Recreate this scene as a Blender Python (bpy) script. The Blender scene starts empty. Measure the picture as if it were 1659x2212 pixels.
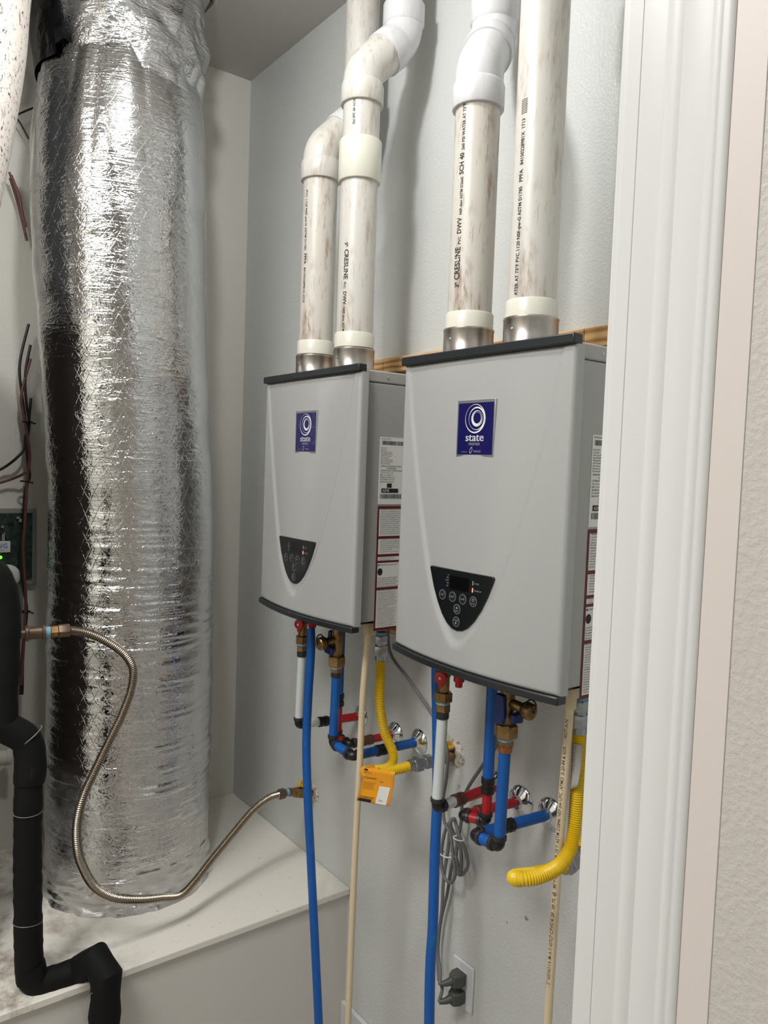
import bpy, bmesh, math, random
import numpy as np
from mathutils import Vector, Matrix

# ------------------------------------------------------------------ camera, light, exposure
scene = bpy.context.scene
COL = scene.collection
random.seed(7)
rng = np.random.default_rng(7)
PI = math.pi

cam_data = bpy.data.cameras.new('camera')
cam_data.sensor_fit = 'HORIZONTAL'; cam_data.sensor_width = 36.0; cam_data.lens = 36.0040
cam_data.clip_start = 0.02
cam = bpy.data.objects.new('camera', cam_data); COL.objects.link(cam)
_r = ((0.599082, -0.068307, 0.797769), (0.799884, 0.006438, -0.600119), (0.035856, 0.997644, 0.058495))
_p = (1.60502, -1.28674, 1.70416)
cam.matrix_world = Matrix(((*_r[0], _p[0]), (*_r[1], _p[1]), (*_r[2], _p[2]), (0, 0, 0, 1)))
scene.camera = cam

world = bpy.data.worlds.new('world'); scene.world = world; world.use_nodes = True
world.node_tree.nodes['Background'].inputs[0].default_value = (0.9, 0.95, 1.0, 1)
world.node_tree.nodes['Background'].inputs[1].default_value = 0.08

def point_light(name, loc, watts, radius, colour=(1, 1, 1)):
    d = bpy.data.lights.new(name, 'POINT'); d.energy = watts; d.shadow_soft_size = radius; d.color = colour
    o = bpy.data.objects.new(name, d); o.location = loc; COL.objects.link(o); return o
def area_light(name, loc, target, watts, sx, sy, colour=(1, 1, 1)):
    d = bpy.data.lights.new(name, 'AREA'); d.energy = watts; d.shape = 'RECTANGLE'; d.size = sx; d.size_y = sy; d.color = colour
    o = bpy.data.objects.new(name, d); o.location = loc
    o.rotation_euler = (Vector(target) - Vector(loc)).to_track_quat('-Z', 'Y').to_euler(); COL.objects.link(o); return o
def disc_light(name, loc, watts, size, colour=(1, 1, 1), spread=180):
    d = bpy.data.lights.new(name, 'AREA'); d.energy = watts; d.shape = 'DISK'; d.size = size; d.color = colour; d.spread = math.radians(spread)
    o = bpy.data.objects.new(name, d); o.location = loc; COL.objects.link(o); return o
point_light('closet_light', (0.40, -0.88, 2.96), 23, 0.05, (0.99, 0.995, 1.0))
disc_light('hall_light', (0.75, -2.05, 3.05), 47, 0.9, (1.0, 0.985, 0.965))

scene.view_settings.view_transform = 'Standard'
scene.view_settings.look = 'None'
scene.view_settings.exposure = 0.07
scene.view_settings.gamma = 1.0
scene.view_settings.use_curve_mapping = False

# ------------------------------------------------------------------ materials
def lin(c):
    return tuple(((v / 255.0) / 12.92 if v / 255.0 <= 0.04045 else ((v / 255.0 + 0.055) / 1.055) ** 2.4) for v in c) + (1.0,)

class Mat:
    def __init__(s, name, rgb, rough=0.5, metal=0.0, **kw):
        s.m = bpy.data.materials.new(name); s.m.use_nodes = True
        s.t = s.m.node_tree; s.b = s.t.nodes['Principled BSDF']
        s.b.inputs['Base Color'].default_value = lin(rgb)
        s.b.inputs['Roughness'].default_value = rough
        s.b.inputs['Metallic'].default_value = metal
        for k, v in kw.items(): s.b.inputs[k.replace('_', ' ')].default_value = v
    def n(s, kind, **props):
        x = s.t.nodes.new(kind)
        for k, v in props.items():
            if hasattr(x, k): setattr(x, k, v)
            else: x.inputs[k.replace('_', ' ')].default_value = v
        return x
    def l(s, a, b): s.t.links.new(a, b); return s
    def coords(s, scale=(1, 1, 1), kind='Object'):
        c = s.n('ShaderNodeTexCoord'); m = s.n('ShaderNodeMapping'); m.inputs['Scale'].default_value = scale
        s.l(c.outputs[kind], m.inputs['Vector']); return m.outputs['Vector']
    def noise(s, scale, detail=3, vec=None, rough=0.55, dist=0.0):
        x = s.n('ShaderNodeTexNoise'); x.inputs['Scale'].default_value = scale; x.inputs['Detail'].default_value = detail
        x.inputs['Roughness'].default_value = rough; x.inputs['Distortion'].default_value = dist
        s.l(vec if vec is not None else s.coords(), x.inputs['Vector']); return x.outputs['Fac']
    def ramp(s, fac, stops):
        r = s.n('ShaderNodeValToRGB'); e = r.color_ramp.elements
        while len(e) < len(stops): e.new(0.5)
        for i, (p, c) in enumerate(stops):
            e[i].position = p; e[i].color = c if len(c) == 4 else lin(c)
        s.l(fac, r.inputs['Fac']); return r.outputs['Color']
    def bump(s, h, strength, dist=0.002, prev=None):
        x = s.n('ShaderNodeBump'); x.inputs['Strength'].default_value = strength; x.inputs['Distance'].default_value = dist
        s.l(h, x.inputs['Height'])
        if prev is not None: s.l(prev, x.inputs['Normal'])
        s.l(x.outputs['Normal'], s.b.inputs['Normal']); return x.outputs['Normal']
    def mix(s, fac, a, b):
        x = s.n('ShaderNodeMix'); x.data_type = 'RGBA'
        for sock, v in ((x.inputs[0], fac), (x.inputs[6], a), (x.inputs[7], b)):
            if isinstance(v, (int, float)): sock.default_value = v
            elif isinstance(v, tuple): sock.default_value = v
            else: s.l(v, sock)
        return x.outputs[2]
    def math(s, op, a, b=None, c=None):
        x = s.n('ShaderNodeMath'); x.operation = op
        for i, v in enumerate((a, b, c)):
            if v is None: continue
            if isinstance(v, (int, float)): x.inputs[i].default_value = v
            else: s.l(v, x.inputs[i])
        return x.outputs[0]
    def col(s, c): s.l(c, s.b.inputs['Base Color']); return s

MT = {}
def simple(name, rgb, rough=0.5, metal=0.0, bump=None, **kw):
    m = Mat(name, rgb, rough, metal, **kw)
    if bump: m.bump(m.noise(bump[0], 4), bump[1], bump[2])
    MT[name] = m.m; return m.m

# painted walls with an orange peel texture
def wall_mat(name, rgb, scale=260, strength=0.35, rough=0.4):
    m = Mat(name, rgb, rough)
    a = m.noise(scale, 3); b = m.noise(scale * 0.35, 2)
    m.bump(m.math('ADD', m.ramp(a, [(0.42, (0, 0, 0, 1)), (0.62, (1, 1, 1, 1))]), b), strength, 0.0015)
    MT[name] = m.m
wall_mat('wall_paint', (206, 208, 206), 150, 0.30, 0.36)
wall_mat('ceiling_paint', (196, 194, 188), 200, 0.3, 0.7)
wall_mat('left_paint', (222, 220, 210), 170, 0.25, 0.5)
wall_mat('hall_paint', (194, 189, 183), 260, 0.17, 0.55)
simple('trim_paint', (212, 213, 212), 0.32, bump=(40, 0.03, 0.002))
simple('smooth_paint', (212, 204, 199), 0.45); simple('platform_face', (216, 213, 207), 0.5)
simple('floor_tile', (168, 162, 154), 0.5, bump=(30, 0.1, 0.002))
# platform paint with dirt towards the left end
m = Mat('platform_paint', (234, 230, 220), 0.55)
g = m.noise(9, 6, rough=0.7); sp = m.noise(70, 3)
sep = m.n('ShaderNodeSeparateXYZ'); m.l(m.coords(), sep.inputs[0])
lft = m.ramp(m.math('MULTIPLY_ADD', sep.outputs['Y'], -2.6, -1.45), [(0.0, (0, 0, 0, 1)), (1.0, (1, 1, 1, 1))])
dirt = m.math('MULTIPLY', m.ramp(g, [(0.46, (0, 0, 0, 1)), (0.66, (1, 1, 1, 1))]), lft)
c1 = m.mix(dirt, lin((234, 230, 220)), lin((120, 98, 82)))
c2 = m.mix(m.math('MULTIPLY', m.ramp(sp, [(0.68, (0, 0, 0, 1)), (0.74, (1, 1, 1, 1))]), 0.35), c1, lin((140, 110, 80)))
m.col(c2); m.bump(g, 0.08, 0.003); MT['platform_paint'] = m.m

simple('enamel', (166, 167, 166), 0.2, bump=(160, 0.02, 0.001), Coat_Weight=0.3, Coat_Roughness=0.08)
simple('enamel_body', (166, 166, 163), 0.35, bump=(160, 0.02, 0.001))
simple('charcoal', (32, 35, 39), 0.35, bump=(220, 0.05, 0.0006))
simple('panel_black', (16, 20, 23), 0.22)
simple('display_black', (4, 5, 7), 0.1)
simple('button_grey', (24, 28, 31), 0.3)
simple('print_grey', (150, 152, 154), 0.5)
simple('print_white', (225, 225, 225), 0.4)
simple('print_black', (22, 22, 24), 0.6)
simple('ink', (40, 40, 42), 0.6)
m = Mat('badge_blue', (22, 20, 96), 0.22, 0.25, Coat_Weight=0.5); MT['badge_blue'] = m.m
simple('chrome', (215, 218, 220), 0.12, 1.0)
simple('silver', (190, 192, 196), 0.3, 0.9)
m = Mat('stainless', (176, 170, 164), 0.32, 1.0)
m.bump(m.noise(60, 2, m.coords((30, 30, 1))), 0.06, 0.001)
m.col(m.ramp(m.noise(14, 4), [(0.3, (150, 143, 137)), (0.7, (196, 190, 184))])); MT['stainless'] = m.m
simple('label_white', (226, 226, 222), 0.5)
simple('label_red', (96, 20, 26), 0.5)
m = Mat('led_red', (255, 120, 90), 0.4); m.b.inputs['Emission Color'].default_value = (1, 0.22, 0.12, 1); m.b.inputs['Emission Strength'].default_value = 1.6; MT['led_red'] = m.m
m = Mat('led_green', (90, 255, 60), 0.4); m.b.inputs['Emission Color'].default_value = (0.12, 1, 0.03, 1); m.b.inputs['Emission Strength'].default_value = 3.0; MT['led_green'] = m.m

# pvc pipe, scuffed with brown streaks along its length
def pvc(name, rgb, amount, streak=(132, 104, 84)):
    m = Mat(name, rgb, 0.33)
    v = m.coords((36, 36, 6.0)); v2 = m.coords((11, 11, 3.6)); v3 = m.coords((120, 120, 22))
    a = m.ramp(m.noise(1.6, 5, v, 0.7), [(0.46, (0, 0, 0, 1)), (0.64, (1, 1, 1, 1))])
    b = m.ramp(m.noise(1.3, 4, v2, 0.65), [(0.48, (0, 0, 0, 1)), (0.66, (1, 1, 1, 1))])
    c = m.ramp(m.noise(1.0, 3, v3), [(0.60, (0, 0, 0, 1)), (0.66, (1, 1, 1, 1))])
    f = m.math('MULTIPLY', m.math('ADD', m.math('MULTIPLY', a, b), m.math('MULTIPLY', c, 0.35)), amount)
    m.col(m.mix(f, m.mix(m.math('MULTIPLY', b, 0.4 * amount), lin(rgb), lin((204, 194, 182))), lin(streak)))
    MT[name] = m.m
pvc('pvc_dirty', (204, 200, 192), 1.0)
pvc('pvc_mid', (206, 203, 196), 0.7)
pvc('pvc_clean', (210, 210, 212), 0.15)
simple('pvc_cream', (218, 216, 203), 0.3)
pvc('cpvc', (222, 205, 172), 0.25, (150, 110, 70))
def streaked(name, rgb, rgb2, rough=0.35, s=60):
    m = Mat(name, rgb, rough)
    m.col(m.mix(m.ramp(m.noise(s, 3, m.coords((1, 1, 0.35))), [(0.62, (0, 0, 0, 1)), (0.78, (1, 1, 1, 1))]), lin(rgb), lin(rgb2))); MT[name] = m.m
streaked('pex_blue', (10, 88, 170), (40, 120, 190), 0.38)
streaked('pex_red', (176, 26, 34), (200, 60, 60), 0.38)
simple('pex_clear', (214, 220, 218), 0.35)
streaked('fitting_black', (22, 22, 24), (48, 46, 46), 0.4)
simple('fitting_dark', (44, 44, 48), 0.35)
simple('fitting_brown', (92, 54, 44), 0.4)
simple('copper', (176, 112, 84), 0.35, 0.9)
m = Mat('brass', (150, 118, 72), 0.36, 0.85)
m.col(m.ramp(m.noise(50, 4), [(0.3, (112, 88, 54)), (0.7, (172, 140, 92))])); m.bump(m.noise(180, 3), 0.12, 0.0008); MT['brass'] = m.m
m = Mat('bronze_iron', (110, 92, 78), 0.45, 0.7); m.bump(m.noise(120, 3), 0.2, 0.0008); MT['bronze_iron'] = m.m
simple('sealant_blue', (120, 168, 200), 0.6, bump=(200, 0.3, 0.001))
simple('handle_red', (186, 28, 34), 0.35)
simple('handle_blue', (16, 40, 104), 0.35)
simple('handle_yellow', (236, 184, 28), 0.35)
simple('strap_black', (14, 14, 15), 0.5)
simple('gas_yellow', (226, 190, 30), 0.34)
simple('zinc', (168, 172, 178), 0.3, 0.9, bump=(150, 0.05, 0.0006))
simple('tag_orange', (240, 160, 30), 0.4)
simple('sticker_grey', (176, 174, 172), 0.35)
simple('cord_grey', (104, 104, 106), 0.5)
simple('plug_grey', (76, 78, 74), 0.5)
simple('plate_white', (216, 217, 220), 0.35)
simple('tie_white', (220, 220, 214), 0.5)
m = Mat('steel_hose', (168, 158, 144), 0.26, 1.0); MT['steel_hose'] = m.m
m = Mat('foam_black', (20, 21, 20), 0.75, Specular_IOR_Level=0.25)
m.bump(m.noise(110, 3), 0.25, 0.001)
m.col(m.mix(m.ramp(m.noise(35, 5, m.coords((1, 1, 0.25)), 0.7), [(0.66, (0, 0, 0, 1)), (0.86, (1, 1, 1, 1))]), lin((9, 10, 9)), lin((44, 44, 41)))); MT['foam_black'] = m.m
simple('tape_line', (120, 118, 112), 0.35)
m = Mat('dirty_white', (214, 205, 196), 0.6)
a = m.ramp(m.noise(230, 4, m.coords((1, 1, 0.3)), 0.7), [(0.56, (0, 0, 0, 1)), (0.64, (1, 1, 1, 1))])
b = m.ramp(m.noise(14, 4), [(0.60, (0, 0, 0, 1)), (0.72, (1, 1, 1, 1))])
m.col(m.mix(m.math('MAXIMUM', a, m.math('MULTIPLY', b, 0.8)), lin((216, 208, 200)), lin((52, 46, 38)))); m.bump(m.noise(90, 3), 0.2, 0.001); MT['dirty_white'] = m.m
simple('wire_brown', (112, 70, 64), 0.5)
simple('wire_dark', (40, 30, 28), 0.5)
m = Mat('pine', (200, 150, 96), 0.6)
w = m.n('ShaderNodeTexWave'); w.inputs['Scale'].default_value = 18; w.inputs['Distortion'].default_value = 6; w.inputs['Detail'].default_value = 2; w.bands_direction = 'Z'
m.l(m.coords((0.25, 1, 1)), w.inputs['Vector'])
m.col(m.ramp(w.outputs['Fac'], [(0.0, (176, 118, 66)), (0.55, (214, 172, 116)), (1.0, (226, 190, 140))])); MT['pine'] = m.m
m = Mat('circuit_green', (30, 48, 42), 0.45)
m.col(m.ramp(m.noise(60, 3), [(0.4, (20, 40, 34)), (0.7, (52, 70, 62))])); MT['circuit_green'] = m.m
simple('enclosure', (150, 150, 146), 0.35)
simple('label_blue', (20, 80, 180), 0.5)
simple('cabinet_brown', (58, 50, 44), 0.4)
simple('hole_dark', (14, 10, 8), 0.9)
m = Mat('plaster', (206, 200, 190), 0.85)
m.bump(m.noise(120, 4), 0.8, 0.004)
m.col(m.ramp(m.noise(90, 3), [(0.40, (150, 136, 120)), (0.52, (208, 204, 196))])); MT['plaster'] = m.m

# foil jacket: mirror foil over a diagonal scrim, coordinates from the uv map in metres
def foil(name, dust=0.0, scrim=1.0, rough=0.09, crin=1.0, low=False):
    m = Mat(name, (214, 214, 215), rough, 1.0)
    uv = m.n('ShaderNodeUVMap'); uv.uv_map = 'UVMap'
    sep = m.n('ShaderNodeSeparateXYZ'); m.l(uv.outputs['UV'], sep.inputs[0])
    U, V = sep.outputs['X'], sep.outputs['Y']
    wob = m.noise(14, 3, uv.outputs['UV'])
    def line(expr, width):
        f = m.math('FRACT', expr); d = m.math('ABSOLUTE', m.math('SUBTRACT', f, 0.5))
        return m.math('SMOOTH_MIN', m.math('MAXIMUM', m.math('SUBTRACT', 1.0, m.math('DIVIDE', d, width)), 0.0), 1.0, 0.2)
    uu = m.math('ADD', m.math('DIVIDE', U, 0.034), m.math('MULTIPLY', wob, 0.5)); vv = m.math('DIVIDE', V, 0.062)
    d1 = line(m.math('ADD', uu, vv), 0.045); d2 = line(m.math('SUBTRACT', uu, vv), 0.045)
    h1 = line(m.math('ADD', m.math('DIVIDE', V, 0.0155), m.math('MULTIPLY', wob, 1.1)), 0.09)
    lines = m.math('MAXIMUM', m.math('MAXIMUM', d1, d2), m.math('MULTIPLY', h1, 0.6))
    def nz(sx, sy, detail, rough, dist):
        q = m.n('ShaderNodeMapping'); q.inputs['Scale'].default_value = (sx, sy, 1); m.l(uv.outputs['UV'], q.inputs['Vector'])
        return m.noise(1.0, detail, q.outputs['Vector'], rough, dist)
    def ridge(f): return m.math('ABSOLUTE', m.math('SUBTRACT', f, 0.5))
    env = m.ramp(nz(3.5, 4.5, 2, 0.5, 0.0), [(0.38, (0.5, 0.5, 0.5, 1)), (0.62, (1, 1, 1, 1))])
    cre = m.math('MULTIPLY', ridge(nz(26, 46, 3, 0.6, 0.8)), env)
    wid = m.math('MULTIPLY', ridge(nz(7, 62, 2, 0.5, 1.0)), env)
    n1 = m.bump(lines, 0.26 * scrim, 0.0008)
    n2 = m.bump(cre, 0.75 * crin, 0.006, n1)
    m.bump(wid, 0.62 * crin, 0.005, n2)
    if dust:
        gf = m.math('MULTIPLY', m.ramp(m.noise(9, 5, uv.outputs['UV'], 0.7), [(0.34, (0, 0, 0, 1)), (0.66, (1, 1, 1, 1))]), dust)
        if low:
            gf = m.math('MULTIPLY', m.math('MULTIPLY', gf, m.math('MINIMUM', m.math('MAXIMUM', m.math('MULTIPLY_ADD', V, -3.0, 2.6), 0.0), 1.0)), 1.0)
        m.l(m.math('SUBTRACT', 1.0, gf), m.b.inputs['Metallic'])
        m.l(m.math('MULTIPLY_ADD', gf, 0.5, rough), m.b.inputs['Roughness'])
        m.col(m.mix(gf, lin((214, 214, 215)), lin((196, 192, 184))))
    MT[name] = m.m
foil('foil', 0.75, 1.0, low=True)
foil('foil_tape', 0.06, 0.0, 0.13, 1.4)
foil('foil_base', 0.55, 0.0, 0.2)
m = Mat('dark_reflection', (9, 9, 9), 0.25); m.bump(m.noise(22, 4), 0.6, 0.01); MT['dark_reflection'] = m.m  # near-black colour for the dark reflection on the upper duct

# ------------------------------------------------------------------ mesh helpers
def V(*a): return Vector(a[0] if len(a) == 1 else a)
def frame(d):
    d = V(d).normalized(); a = Vector((0, 0, 1)) if abs(d.z) < 0.95 else Vector((1, 0, 0))
    s = d.cross(a).normalized(); return d, s, s.cross(d).normalized()
def spline(pts, n=8):
    P = [V(p) for p in pts]; P = [P[0] * 2 - P[1]] + P + [P[-1] * 2 - P[-2]]; out = []
    for i in range(1, len(P) - 2):
        a, b, c, d = P[i - 1:i + 3]
        for k in range(n):
            t = k / n
            out.append(0.5 * ((2 * b) + (c - a) * t + (2 * a - 5 * b + 4 * c - d) * t * t + (3 * b - a - 3 * c + d) * t ** 3))
    out.append(P[-2]); return out
def resample(P, step):
    out = [P[0]]; acc = 0.0
    for a, b in zip(P, P[1:]):
        L = (b - a).length
        while acc + L >= step:
            t = (step - acc) / L; a = a + (b - a) * t; out.append(a); L = (b - a).length; acc = 0.0
        acc += L
    out.append(P[-1]); return out
class MB:
    def __init__(s): s.v = []; s.f = []; s.uv = None
    def add(s, vs, fs):
        o = len(s.v); s.v += [tuple(p) for p in vs]; s.f += [tuple(i + o for i in f) for f in fs]; return s
    def box(s, x0, x1, y0, y1, z0, z1):
        return s.add([(x0, y0, z0), (x1, y0, z0), (x1, y1, z0), (x0, y1, z0), (x0, y0, z1), (x1, y0, z1), (x1, y1, z1), (x0, y1, z1)],
                     [(0, 3, 2, 1), (4, 5, 6, 7), (0, 1, 5, 4), (1, 2, 6, 5), (2, 3, 7, 6), (3, 0, 4, 7)])
    def tube(s, P, r, n=16, caps=True):
        P = [V(p) for p in P]; N = len(P)
        R = r if isinstance(r, (list, tuple)) else [r] * N
        T = [(P[min(i + 1, N - 1)] - P[max(i - 1, 0)]).normalized() for i in range(N)]
        _, a, b = frame(T[0]); vs = []; fs = []
        for i in range(N):
            a = (a - T[i] * a.dot(T[i])).normalized(); b = T[i].cross(a)
            for k in range(n):
                t = 2 * PI * k / n; vs.append(P[i] + (a * math.cos(t) + b * math.sin(t)) * R[i])
        for i in range(N - 1):
            for k in range(n):
                k2 = (k + 1) % n; fs.append((i * n + k, i * n + k2, (i + 1) * n + k2, (i + 1) * n + k))
        if caps: fs.append(tuple(range(n - 1, -1, -1))); fs.append(tuple((N - 1) * n + k for k in range(n)))
        return s.add(vs, fs)
    def lathe(s, p0, d, prof, n=28):                       # prof: (distance along d, radius)
        d, a, b = frame(d); p0 = V(p0); P = [(t, max(r, 1e-5)) for t, r in prof]; vs = []; fs = []
        for t, r in P:
            for k in range(n):
                w = 2 * PI * k / n; vs.append(p0 + d * t + (a * math.cos(w) + b * math.sin(w)) * r)
        for i in range(len(P) - 1):
            for k in range(n):
                k2 = (k + 1) % n; fs.append((i * n + k, i * n + k2, (i + 1) * n + k2, (i + 1) * n + k))
        fs.append(tuple(range(n - 1, -1, -1))); fs.append(tuple((len(P) - 1) * n + k for k in range(n)))
        return s.add(vs, fs)
    def hexnut(s, p0, d, r, L, ch=0.08):
        return s.lathe(p0, d, [(0, r * 0.9), (L * ch, r), (L * (1 - ch), r), (L, r * 0.9)], 6)
    def prism(s, poly, o, ax, ay, az, h):                  # polygon in (ax, ay), extruded h along az
        o, ax, ay, az = V(o), V(ax), V(ay), V(az); n = len(poly)
        vs = [o + ax * x + ay * y for x, y in poly] + [o + ax * x + ay * y + az * h for x, y in poly]
        fs = [tuple(range(n - 1, -1, -1)), tuple(range(n, 2 * n))] + [(i, (i + 1) % n, n + (i + 1) % n, n + i) for i in range(n)]
        return s.add(vs, fs)
def obj(name, mb, mat, parent=None, bevel=0.0, angle=40, smooth=True, seg=2):
    me = bpy.data.meshes.new(name); me.from_pydata(mb.v, [], mb.f); me.validate()
    bm = bmesh.new(); bm.from_mesh(me); bmesh.ops.recalc_face_normals(bm, faces=bm.faces); bm.to_mesh(me); bm.free()
    if smooth:
        me.polygons.foreach_set('use_smooth', [True] * len(me.polygons))
        me.set_sharp_from_angle(angle=math.radians(angle))
    me.materials.append(MT[mat]); o = bpy.data.objects.new(name, me); COL.objects.link(o)
    if parent: o.parent = parent
    if bevel:
        b = o.modifiers.new('bevel', 'BEVEL'); b.width = bevel; b.segments = seg; b.limit_method = 'ANGLE'; b.angle_limit = math.radians(35)
    return o
def tag(o, label=None, cat=None, group=None, kind=None):
    for k, v in (('label', label), ('category', cat), ('group', group), ('kind', kind)):
        if v: o[k] = v
    return o
def thing(name, label, cat, loc=(0, 0, 0), group=None):
    o = bpy.data.objects.new(name, None); o.empty_display_size = 0.05; o.location = loc; COL.objects.link(o)
    return tag(o, label, cat, group)
def struct(name, mb, mat, parent=None, bevel=0.0):
    o = obj(name, mb, mat, parent, bevel=bevel)
    if parent is None: o['kind'] = 'structure'
    return o
def copy_tree(o, parent=None):
    c = o.copy(); COL.objects.link(c); c.parent = parent
    for ch in list(o.children): copy_tree(ch, c)
    return c
_font_cache = {}
def text_mesh(body, size, depth=0.0, align='LEFT', bold=0.0):
    cu = bpy.data.curves.new('txt', 'FONT'); cu.body = body; cu.size = size; cu.extrude = depth; cu.align_x = align; cu.resolution_u = 2; cu.offset = bold * size
    t = bpy.data.objects.new('txt', cu); COL.objects.link(t)
    dg = bpy.context.evaluated_depsgraph_get(); me = bpy.data.meshes.new_from_object(t.evaluated_get(dg))
    vs = [tuple(v.co) for v in me.vertices]; fs = [tuple(p.vertices) for p in me.polygons]
    bpy.data.objects.remove(t); bpy.data.curves.remove(cu); bpy.data.meshes.remove(me); return vs, fs
def text_on_plane(mb, body, size, o, ax, ay, az=None, align='LEFT', lift=0.0003, sx=1.0):
    vs, fs = text_mesh(body, size, 0.0, align); o, ax, ay = V(o), V(ax), V(ay); n = ax.cross(ay).normalized()
    mb.add([o + ax * (x * sx) + ay * y + n * lift for x, y, z in vs], fs)
def ink(name, mb, mat, parent): return obj(name, mb, mat, parent, smooth=False)
def text_on_pipe(mb, body, size, x, y, r, z0, phi, up=True, sx=1.0):
    vs, fs = text_mesh(body, size, bold=0.015 if size < 0.012 else 0.022); out = []
    for tx, ty, tz in vs:
        tx *= sx
        z = z0 + tx if up else z0 - tx
        a = phi - ty / r if up else phi + ty / r
        out.append((x + (r + 0.0004) * math.cos(a), y + (r + 0.0004) * math.sin(a), z))
    mb.add(out, fs); return max(v[0] for v in vs) * sx

# ------------------------------------------------------------------ the room
X0, ZP, ZC = -0.9952, 0.4482, 3.0736
WT = 0.11
mb = MB().box(X0 - WT, 1.52, 0.0, WT, -0.1, ZC + 0.5); struct('wall_back', mb, 'wall_paint')
mb = MB().box(X0 - WT, X0, -2.9, 0.0, -0.1, ZC + 0.5); struct('wall_left', mb, 'left_paint')
# ceiling, with the opening the duct goes up through
HX0, HX1, HY0, HY1 = -0.94, -0.625, -0.86, -0.302
HX1 = -0.38
mb = MB()
mb.box(X0, HX0, -2.9, 0, ZC, ZC + 0.016).box(HX1, 3.4, -2.9, 0, ZC, ZC + 0.016)
mb.box(HX0, HX1, -2.9, HY0, ZC, ZC + 0.016).box(HX0, HX1, HY1, 0, ZC, ZC + 0.016)
struct('ceiling', mb, 'ceiling_paint')
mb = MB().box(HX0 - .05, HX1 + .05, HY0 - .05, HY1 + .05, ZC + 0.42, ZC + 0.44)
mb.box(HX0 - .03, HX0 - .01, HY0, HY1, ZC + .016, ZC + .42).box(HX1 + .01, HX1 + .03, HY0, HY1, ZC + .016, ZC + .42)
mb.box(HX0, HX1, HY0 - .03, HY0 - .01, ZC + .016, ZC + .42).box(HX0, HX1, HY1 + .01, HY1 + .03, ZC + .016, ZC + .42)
struct('dark_shaft', mb, 'hole_dark')  # lining coloured near-black for the darkness inside the opening
mb = MB().box(X0 - WT, 3.4, -2.9, WT, -0.05, 0.0); struct('floor', mb, 'floor_tile')
# raised platform the duct stands on: face and a top board with a small lip
mb = MB().box(X0, -0.216, -2.2, 0.0, 0.0, ZP - 0.02); pl = struct('platform', mb, 'platform_face')
mb = MB().box(X0, -0.206, -2.2, 0.0, ZP - 0.02, ZP); obj('top_board', mb, 'platform_paint', pl, bevel=0.003)
mb = MB().box(-0.216, 1.31, -0.014, 0.0, 0.0, 0.098); struct('baseboard_back', mb, 'trim_paint', bevel=0.003)
def spot(name, c, ax, ay, r, mat, parent, seed):
    R6 = random.Random(seed); c, ax, ay = V(c), V(ax), V(ay); n = 14
    mb = MB().add([c + (ax * math.cos(2 * PI * k / n) + ay * math.sin(2 * PI * k / n)) * r * R6.uniform(0.6, 1.1) for k in range(n)], [tuple(range(n))]); return obj(name, mb, mat, parent, smooth=False)
simple('stain_red', (176, 112, 98), 0.7); simple('mark_grey', (150, 148, 148), 0.7)
spot('paint_stain', V((-0.8830, -0.6525, 0.4482)) + V(0, 0, 0.0006), (1, 0, 0), (0, 1, 0), 0.015, 'stain_red', pl, 3)
for px_, r_, sd_ in (((0.2449, 0.0000, 0.9221), 0.0032, 1), ((0.4813, 0.0000, 0.7027), 0.006, 2), ((0.4250, 0.0000, 0.6642), 0.003, 4)): spot('wall_mark', V(px_) + V(0, -0.0006, 0), (1, 0, 0), (0, 0, 1), r_, 'mark_grey', bpy.data.objects['wall_back'], sd_)
# door wall on the right: wall, jamb edge, moulded casing, flat board
YD = -0.9
mb = MB().box(1.332, 1.4003, YD, YD + WT, 0.0, ZC).box(1.4003, 3.4, YD - 0.0048, YD + WT, 0.0, ZC); struct('wall_right', mb, 'hall_paint')
mb = MB().box(1.41, 1.52, YD + WT, 0.0, 0.0, ZC); struct('wall_side', mb, 'wall_paint')
mb = MB().box(1.3115, 1.332, YD - 0.0045, YD + WT + 0.002, 0.0, ZC); struct('trim_1', mb, 'trim_paint', bevel=0.0015)
def moulding(x0, prof, y, z0, z1):
    poly = [(x0 + a, y - b) for a, b in prof]
    return MB().prism([(px, py) for px, py in poly], (0, 0, z0), (1, 0, 0), (0, 1, 0), (0, 0, 1), z1 - z0)
B0 = 0.0055
prof = [(0.0, 0.0), (0.0, B0 - 0.0008), (0.0006, B0), (0.0098, B0 + 0.0002), (0.0102, B0 - 0.0002), (0.0108, B0 - 0.0002), (0.0112, B0 + 0.0002), (0.0255, B0 + 0.0007)]
prof += [(0.0262 + 0.0105 * t / 8, B0 + 0.0006 + 0.0009 * math.sin(PI * t / 8)) for t in range(9)] + [(0.0375, B0 + 0.0010), (0.0525, B0 + 0.0014)]
prof += [(0.0535 + 0.0068 * t / 8, B0 + 0.0012 + 0.0007 * math.sin(PI * t / 8)) for t in range(9)] + [(0.0612, B0 + 0.0014), (0.0650, B0 + 0.0010), (0.0660, B0), (0.0660, 0.0)]
struct('trim_2', moulding(1.3165, prof, YD, 0.0, ZC), 'trim_paint')
mb = MB().box(1.3825, 1.4005, YD - 0.0053, YD, 0.0, ZC); struct('trim_3', mb, 'smooth_paint', bevel=0.0004)
# rest of the hall, behind the camera
mb = MB().box(X0, 0.98, -3.0, -2.9, 0, ZC).box(1.36, 3.4, -3.0, -2.9, 0, ZC); struct('wall_front', mb, 'left_paint')
mb = MB().box(3.4, 3.5, -3.0, WT, 0, ZC); struct('wall_far', mb, 'hall_paint')
mb = MB().box(0.95, 1.39, -3.06, -3.02, 0.0, ZC); struct('streak_panel', mb, 'hole_dark')  # unseen dark panel, added to put a black streak in the foil

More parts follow.
